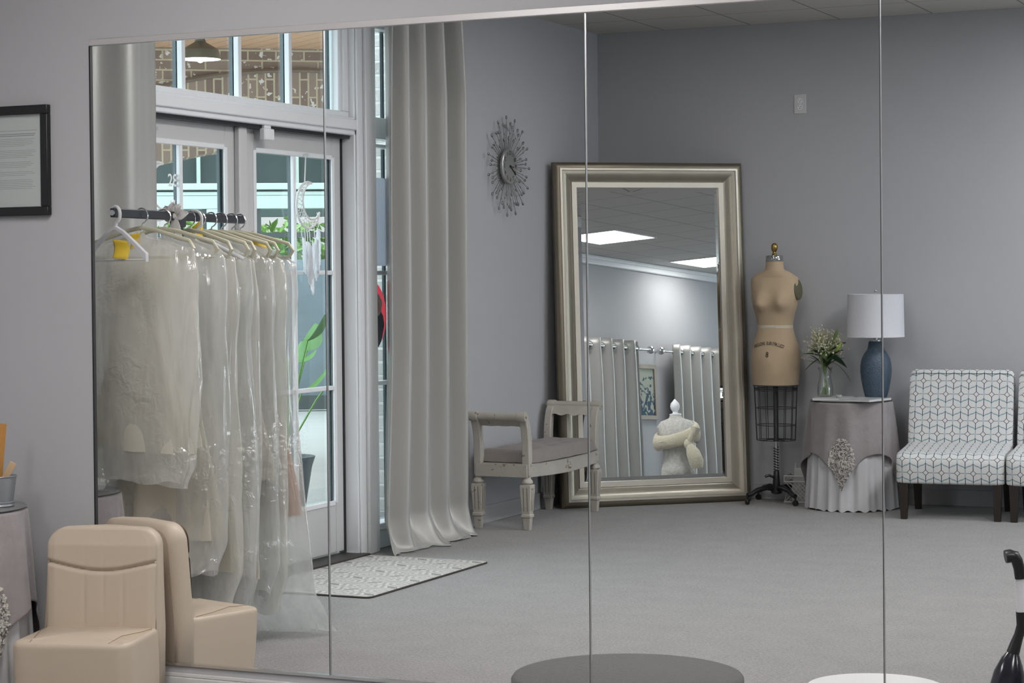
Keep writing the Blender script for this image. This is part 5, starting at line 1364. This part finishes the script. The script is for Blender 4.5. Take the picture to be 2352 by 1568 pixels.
MB().tube([(0.020 + 0.012 * cos(a), -0.003, 0.105 + 0.020 * sin(a)) for a in [2 * PI * k / 18 for k in range(18)]], 0.0038, 8, True).build('finger_loop', STEEL, sc_)
MB().tube([(-0.012 + 0.012 * cos(a), 0.003, 0.100 + 0.020 * sin(a)) for a in [2 * PI * k / 18 for k in range(18)]], 0.0038, 8, True).build('finger_loop', BLACK, sc_)
MB().ext(-0.006, 0.002, -0.003, -0.0005, 0, 0.085).build('blade', STEEL, sc_); MB().ext(0.001, 0.009, 0.0005, 0.003, 0, 0.085).build('blade', STEEL, sc_)

# low cream vinyl chair (and a copy behind the opening as its reflection)
VIN = mat('cream_vinyl', (0.50, 0.415, 0.325), 0.42, var=0.05, vscale=3, bump=0.06, bscale=260, spec=0.4)
SEAM = mat('vinyl_seam', (0.26, 0.18, 0.12), 0.7)
VIN2 = VIN
def low_chair(loc, rz, lab, flip):
    t = thing('low_chair', lab, 'chair', loc, rz)
    f = -1 if flip else 1          # front faces -y * f
    W2 = 0.195
    def bk_pt(u, v, side):
        # u 0..1 across, v 0..1 up, side: -1 front face +1 rear face
        z = lerp(0.03, 0.605, v)
        x_ = (2 * u - 1) * W2
        lean = 0.030 * v + 0.012 * sin(PI * v)
        # rounded top corners
        return x_, z, lean
    # backrest: outline with rounded top corners, thickness profile
    def outline(n_c=10):
        pts = [(-W2, 0.03), (-W2 - 0.004, 0.28), (-W2 + 0.002, 0.42)]
        rC = 0.062
        for k in range(n_c + 1):
            a = PI - PI / 2 * k / n_c; pts.append((-W2 + 0.006 + rC + rC * cos(a), 0.600 - rC + rC * sin(a)))
        pts += [(0, 0.606)]
        return pts + [(-p[0], p[1]) for p in pts[-2::-1]]
    ol_ = outline()
    def lean_y(z): return f * (0.140 + 0.065 * max(0, z - 0.2) ** 1.2 + 0.0)
    q = MB(); rings = []
    for dy, ins in ((-0.036, 0.016), (-0.044, 0.030), (-0.030, 0.004), (-0.014, 0.0), (0.014, 0.0), (0.028, 0.006), (0.033, 0.02)):
        pass
    for dy, ins in ((-0.042, 0.013), (-0.037, 0.005), (-0.027, 0.0005), (0.012, 0.0), (0.027, 0.006), (0.033, 0.022)):
        r_ = []
        for (x_, z) in ol_:
            cx = x_ * (1 - ins / W2); cz = z - (ins if z > 0.4 else 0)
            r_.append((cx, lean_y(cz) + f * dy, cz))
        rings.append(r_)
    q.loft(rings, cap=False)
    # dense front panel with pads, stitched seam and pleat creases
    def pad(u, v, dy0):
        z = lerp(0.20, 0.606 - 0.012, v)
        hw = W2 - 0.011
        zt_ = 0.606 - 0.012
        rC = 0.056
        if z > zt_ - rC:
            hw = hw - rC + math.sqrt(max(0, rC * rC - (z - zt_ + rC) ** 2))
        x_ = (2 * u - 1) * hw
        zs_ = 0.492 - 0.030 * cos(PI * x_ / (2 * W2)) ** 1.3
        d = abs(z - zs_); edge = min(1, min(u, 1 - u) * 14) ** 0.6
        puff = 0.010 * edge * min(1, (1 - v) * 8) - 0.013 * math.exp(-(d / 0.006) ** 2)
        for xc, zc_, L_ in ((-0.055, 0.35, 0.10), (0.075, 0.36, 0.08), (0.01, 0.40, 0.06)):
            puff -= 0.0035 * math.exp(-((x_ - xc) / 0.006) ** 2) * math.exp(-((z - zc_) / L_) ** 2)
        return (x_, lean_y(z) + f * (-0.0432 - puff), z)
    q.grid(lambda u, v: pad(u, v, 0), 90, 90)
    q.add([(p[0], p[1], p[2]) for p in rings[-1]], [tuple(range(len(ol_)))])
    q.build('backrest', VIN, t, angle=180)
    # seam thread
    sm = MB(); sm.tube([(x_, pad((x_ / (W2 - 0.011) + 1) / 2, (0.492 - 0.030 * cos(PI * x_ / (2 * W2)) ** 1.3 - 0.20) / (0.594 - 0.20), 0)[1] - f * 0.0006, 0.492 - 0.030 * cos(PI * x_ / (2 * W2)) ** 1.3) for x_ in [W2 * 0.92 * (k / 20 - 1) for k in range(41)]], 0.0011, 5)
    sm.build('stitched_seam', SEAM, t)
    # seat block
    def seat(u, v):
        # u around a rounded rectangle, v from bottom to top centre
        a = 2 * PI * u
        hx, y0, y1 = 0.192, -0.205, 0.145
        ca, sa = cos(a), sin(a)
        e_ = 0.22
        sx_ = math.copysign(abs(ca) ** e_, ca); sy_ = math.copysign(abs(sa) ** e_, sa)
        cy, hy = (y0 + y1) / 2, (y1 - y0) / 2
        if v < 0.62:
            z = lerp(0.03, 0.262, v / 0.62); s = 1.0 + 0.012 * sin(PI * v / 0.62)
        elif v < 0.75:
            t_ = (v - 0.62) / 0.13; z = 0.262 + 0.016 * sin(t_ * PI / 2); s = 1 - 0.045 * (1 - cos(t_ * PI / 2))
        else:
            t_ = (v - 0.75) / 0.25; s = 0.955 * (1 - t_); z = 0.278 + 0.012 * (1 - (1 - t_) ** 2) + 0.004 * ns(ca * s * 3, sa * s * 3, 2)
        rake = 0.025 * (1 - min(1, v / 0.62)) * (1 if sy_ < 0 else 0)
        return (hx * sx_ * s, f * (cy + hy * sy_ * s + rake), z)
    MB().grid(seat, 96, 48, wrap=True).build('seat', VIN, t, angle=180)
    for s in (-1, 1):
        sm = MB(); sm.tube([(s * 0.128, f * -0.19, 0.2795), (s * 0.140, f * -0.10, 0.288), (s * 0.168, f * 0.0, 0.284), (s * 0.178, f * 0.08, 0.281)], 0.0011, 5)
        sm.build('seat_seam', SEAM, t)
    for sx in (-1, 1):
        for sy in (-0.16, 0.13):
            MB().lathe([(0.016, 0.0), (0.018, 0.03), (0.001, 0.032)], (sx * 0.15, f * sy, 0), 16).build('foot', BLACK, t)
    return t
CH0 = (-4.0, 5.445, 0)
low_chair(CH0, R(16), 'low cream vinyl chair standing before the mirror, worn seat towards the room', False)
low_chair((CH0[0], 2 * YM - CH0[1], 0), R(-16), 'cream vinyl chair seen inside the mirror, side on behind the real one', True)

# upright cleaner nearer the camera at the right edge
vc = thing('stick_cleaner', 'slim upright cleaner with curved black grip and white tube at the right edge', 'upright cleaner', (-0.60, 3.02, 0))
Vx = Vector((0.90, 0.42, 0))
def vp(s, z, d=0.0): return (Vx.x * s, Vx.y * s, z)
MB().tube([vp(-0.007, 0.990), vp(0.000, 0.991), vp(0.006, 0.990), vp(0.010, 0.984), vp(0.013, 0.973), vp(0.0145, 0.958)], [0.0095, 0.0100, 0.0095, 0.0085, 0.008, 0.0075], 14).build('grip', BLACK, vc)
MB().tube([vp(0.0145, 0.960), vp(0.016, 0.900)], 0.0062, 14).build('tube', mat('white_tube', (0.66, 0.67, 0.70), 0.3), vc)
MB().tube([vp(0.016, 0.910), vp(0.017, 0.890), vp(0.012, 0.876), vp(0.007, 0.862), vp(0.003, 0.850)], [0.008, 0.008, 0.007, 0.0085, 0.0095], 14).build('joint', BLACK, vc)
MB().tube([vp(0.004, 0.852), vp(0.001, 0.842), vp(-0.002, 0.822), vp(-0.006, 0.79), vp(-0.008, 0.74), vp(-0.006, 0.68), vp(0.0, 0.62), vp(0.005, 0.60)], [0.008, 0.014, 0.022, 0.028, 0.031, 0.029, 0.020, 0.014], 18).build('motor_body', mat('gloss_black', (0.012, 0.013, 0.018), 0.18, spec=0.6), vc)
MB().tube([vp(0.005, 0.61), vp(0.0, 0.08)], 0.013, 14).build('lower_tube', mat('grey_tube', (0.25, 0.26, 0.28), 0.35), vc)
MB().box((0, 0, 0.035), (0.22, 0.09, 0.06), rz=R(25)).build('floor_head', BLACK, vc, bevel=0.012)

# ------------------------------------------------------------------ part of the salon that the leaning mirror reflects
PY_ = YM + T
struct(MB().ext(1.0, XR, PY_, PY_ + 0.05, ZC - 0.11, ZC).ext(1.0, XR, PY_ + 0.05, PY_ + 0.075, ZC - 0.05, ZC).build('trim_6', WHITE, bevel=0.012), 'white crown moulding over the fitting rooms')
def grommet_curtain(xa, xb, zt_, lab, seed):
    M_ = SATIN
    n_ = max(3, int((xb - xa) / 0.26))
    o = MB().grid(lambda u, v: (lerp(xa, xb, u) + 0.03 * ns(u * 4, v * 2, seed), PY_ + 0.15 + 0.07 * sin(2 * PI * n_ * u + 0.3 * ns(u * 3, v, seed)), lerp(0.03, zt_, v)), 26 * n_, 24).build('fitting_room_curtain', M_, recalc=False, angle=180, solid=0.003)
    tag(o, lab, 'curtain', 'fitting room curtains')
    r_ = thing('fitting_room_rod', 'steel rod with crystal knob over ' + lab.split(' by ')[-1], 'curtain rod', ((xa + xb) / 2, PY_ + 0.15, zt_ - 0.09))
    h = (xb - xa) / 2 + 0.28
    MB().tube([(-h, 0, 0), (h, 0, 0)], 0.015, 10).build('pole', STEEL, r_)
    for s in (-1, 1): MB().ball((s * (h + 0.03), 0, 0), 0.05, 12, 8).build('finial', CHROME, r_); MB().tube([(s * (h - 0.1), -0.15, 0), (s * (h - 0.1), 0, 0)], 0.01, 8).build('bracket', STEEL, r_)
    for k in range(n_ * 2):
        x_ = lerp(xa, xb, (k + 0.5) / (n_ * 2)) - (xa + xb) / 2
        MB().tube([(x_, 0.04 * cos(a) * 0.3 * (1 if k % 2 else -1) + 0.0, 0.04 * sin(a)) if False else (x_ + 0.012 * cos(a), 0.04 * cos(a), 0.04 * sin(a)) for a in [2 * PI * j / 16 for j in range(16)]], 0.008, 6, True).build('grommet', CHROME, r_)
GC = globals().get('GC_X', ((5.0, 6.40), (7.29, 9.0)))
grommet_curtain(*GC[0], 1.96, 'grey grommet curtain of the fitting room by the painting', 1)
grommet_curtain(*GC[1], 1.96, 'grey grommet curtain of the fitting room by the lace form', 2)
pt = thing('painting', 'framed blue floral painting between the fitting room curtains', 'painting', (6.78, PY_, 1.36))
q = MB(); a_, b_2 = 0.28, 0.34
q.ext(-a_, a_, 0, 0.03, b_2 - 0.05, b_2).ext(-a_, a_, 0, 0.03, -b_2, -b_2 + 0.05).ext(-a_, -a_ + 0.05, 0, 0.03, -b_2 + 0.05, b_2 - 0.05).ext(a_ - 0.05, a_, 0, 0.03, -b_2 + 0.05, b_2 - 0.05)
q.build('frame', mat('drift_wood', (0.36, 0.31, 0.26), 0.6), pt)
PTM = mat('floral_canvas', (0.5, 0.52, 0.45), 0.8); x = NX(PTM); X, Y, Z = x.coord()
nz = x.noise(9, 5); g = x.lt(x.add(x.mul(Z, 1.1), x.mul(x.sub(nz, 0.5), 1.6)), 0.05)
x.base(x.mix(x.mul(g, x.gt(x.noise(14, 4), 0.46)), x.mix(x.noise(3), (0.34, 0.37, 0.30), (0.44, 0.45, 0.38)), (0.04, 0.085, 0.13)))
MB().ext(-a_ + 0.05, a_ - 0.05, 0.005, 0.012, -b_2 + 0.05, b_2 - 0.05).build('canvas', PTM, pt, smooth=False)

# small lace bust form wearing a cream fur stole (seen by way of the leaning mirror)
bf = thing('bust_form', 'white lace bust form with a turned finial, reflected in the leaning mirror', 'bust form', (0.38, 9.5, 0), R(60))
LCE = mat('white_lace_bodice', (0.52, 0.50, 0.46), 0.8, var=0.4, vscale=45, bump=0.6, bscale=90)
MB().loft([[(w_ * cos(2 * PI * k / 36), d_ * sin(2 * PI * k / 36), z) for k in range(36)] for w_, d_, z in ((0.10, 0.08, 0.18), (0.15, 0.12, 0.24), (0.145, 0.115, 0.30), (0.115, 0.09, 0.40), (0.13, 0.10, 0.50), (0.155, 0.115, 0.58), (0.17, 0.10, 0.66), (0.13, 0.075, 0.71), (0.06, 0.055, 0.735), (0.05, 0.05, 0.76))]).build('bodice', LCE, bf)
MB().lathe([(0.052, 0.76), (0.052, 0.772), (0.025, 0.777), (0.022, 0.79), (0.038, 0.815), (0.042, 0.84), (0.036, 0.865), (0.018, 0.885), (0.006, 0.90), (0.001, 0.903)], n=24).build('finial', WHITE, bf)
MB().lathe([(0.001, 0.0), (0.15, 0.0), (0.15, 0.02), (0.03, 0.035), (0.02, 0.06), (0.02, 0.18), (0.001, 0.18)], n=28).build('stand', WHITE, bf)
fs_ = thing('fur_stole', 'cream fur stole knotted round the lace bust form', 'stole', (0.38, 9.5, 0), R(60))
FUR = mat('cream_fur', (0.56, 0.51, 0.39), 0.95, var=0.1, vscale=20, bump=0.8, bscale=90, sheen=0.5)
def stole(u, v):
    a = 2 * PI * u; b = 2 * PI * v
    zc = 0.565 + 0.045 * cos(a + 0.6); r1 = 0.035 + 0.012 * sin(3 * a)
    hgt = 0.105 * (0.55 + 0.45 * (0.5 - 0.5 * cos(a - 1.9)))
    return ((0.175 + r1 * cos(b)) * cos(a), (0.135 + r1 * cos(b)) * sin(a), zc + hgt * sin(b) + 0.008 * ns(a * 2, b, 4))
MB().grid(stole, 60, 20, wrap=False).build('wrap', FUR, fs_, recalc=True, angle=180)
MB().ball((0.10, 0.17, 0.50), (0.045, 0.04, 0.05), 16, 12).build('knot', FUR, fs_)
MB().tube([(0.10, 0.175, 0.50), (0.13, 0.19, 0.42), (0.155, 0.19, 0.34), (0.16, 0.185, 0.29)], [0.03, 0.06, 0.065, 0.05], 16).build('tail', FUR, fs_)
MB().tube([(0.10, 0.175, 0.51), (0.14, 0.19, 0.58), (0.165, 0.19, 0.64)], [0.03, 0.035, 0.045], 12).build('end_tuft', FUR, fs_)

# lights
troffer(-4.065, 10.05, 1.15, 0.9, label='ceiling light panel near the corner above the leaning mirror')
troffer(3.75, 6.35, 0.95, 5, along='x', wd=0.75, label='bright ceiling light panel over the first fitting room, left one reflected in the leaning mirror')
troffer(6.95, 6.05, 0.95, 3.5, along='x', wd=0.75, label='bright ceiling light panel over the second fitting room, reflected at the frame edge')
for (x0, y0, st) in ((-1.2, 8.3, 7.5), (-1.2, 10.6, 6), (2.0, 10.4, 7), (-3.5, 6.9, 5.5), (-3.5, 3.4, 5.5), (-1.2, 2.0, 6.5), (-4.1, 1.0, 4.5), (1.2, 3.4, 6), (1.2, 0.6, 6), (4.5, 3, 6)):  # added unseen panels to light the room; cool ones tint the back wall
    troffer(x0, y0, 1.15, st, col=(0.90, 0.955, 1.0) if x0 > -1.5 and y0 > 9 else (1.0, 0.975, 0.955), label='flush ceiling light panel out of view over the salon floor')
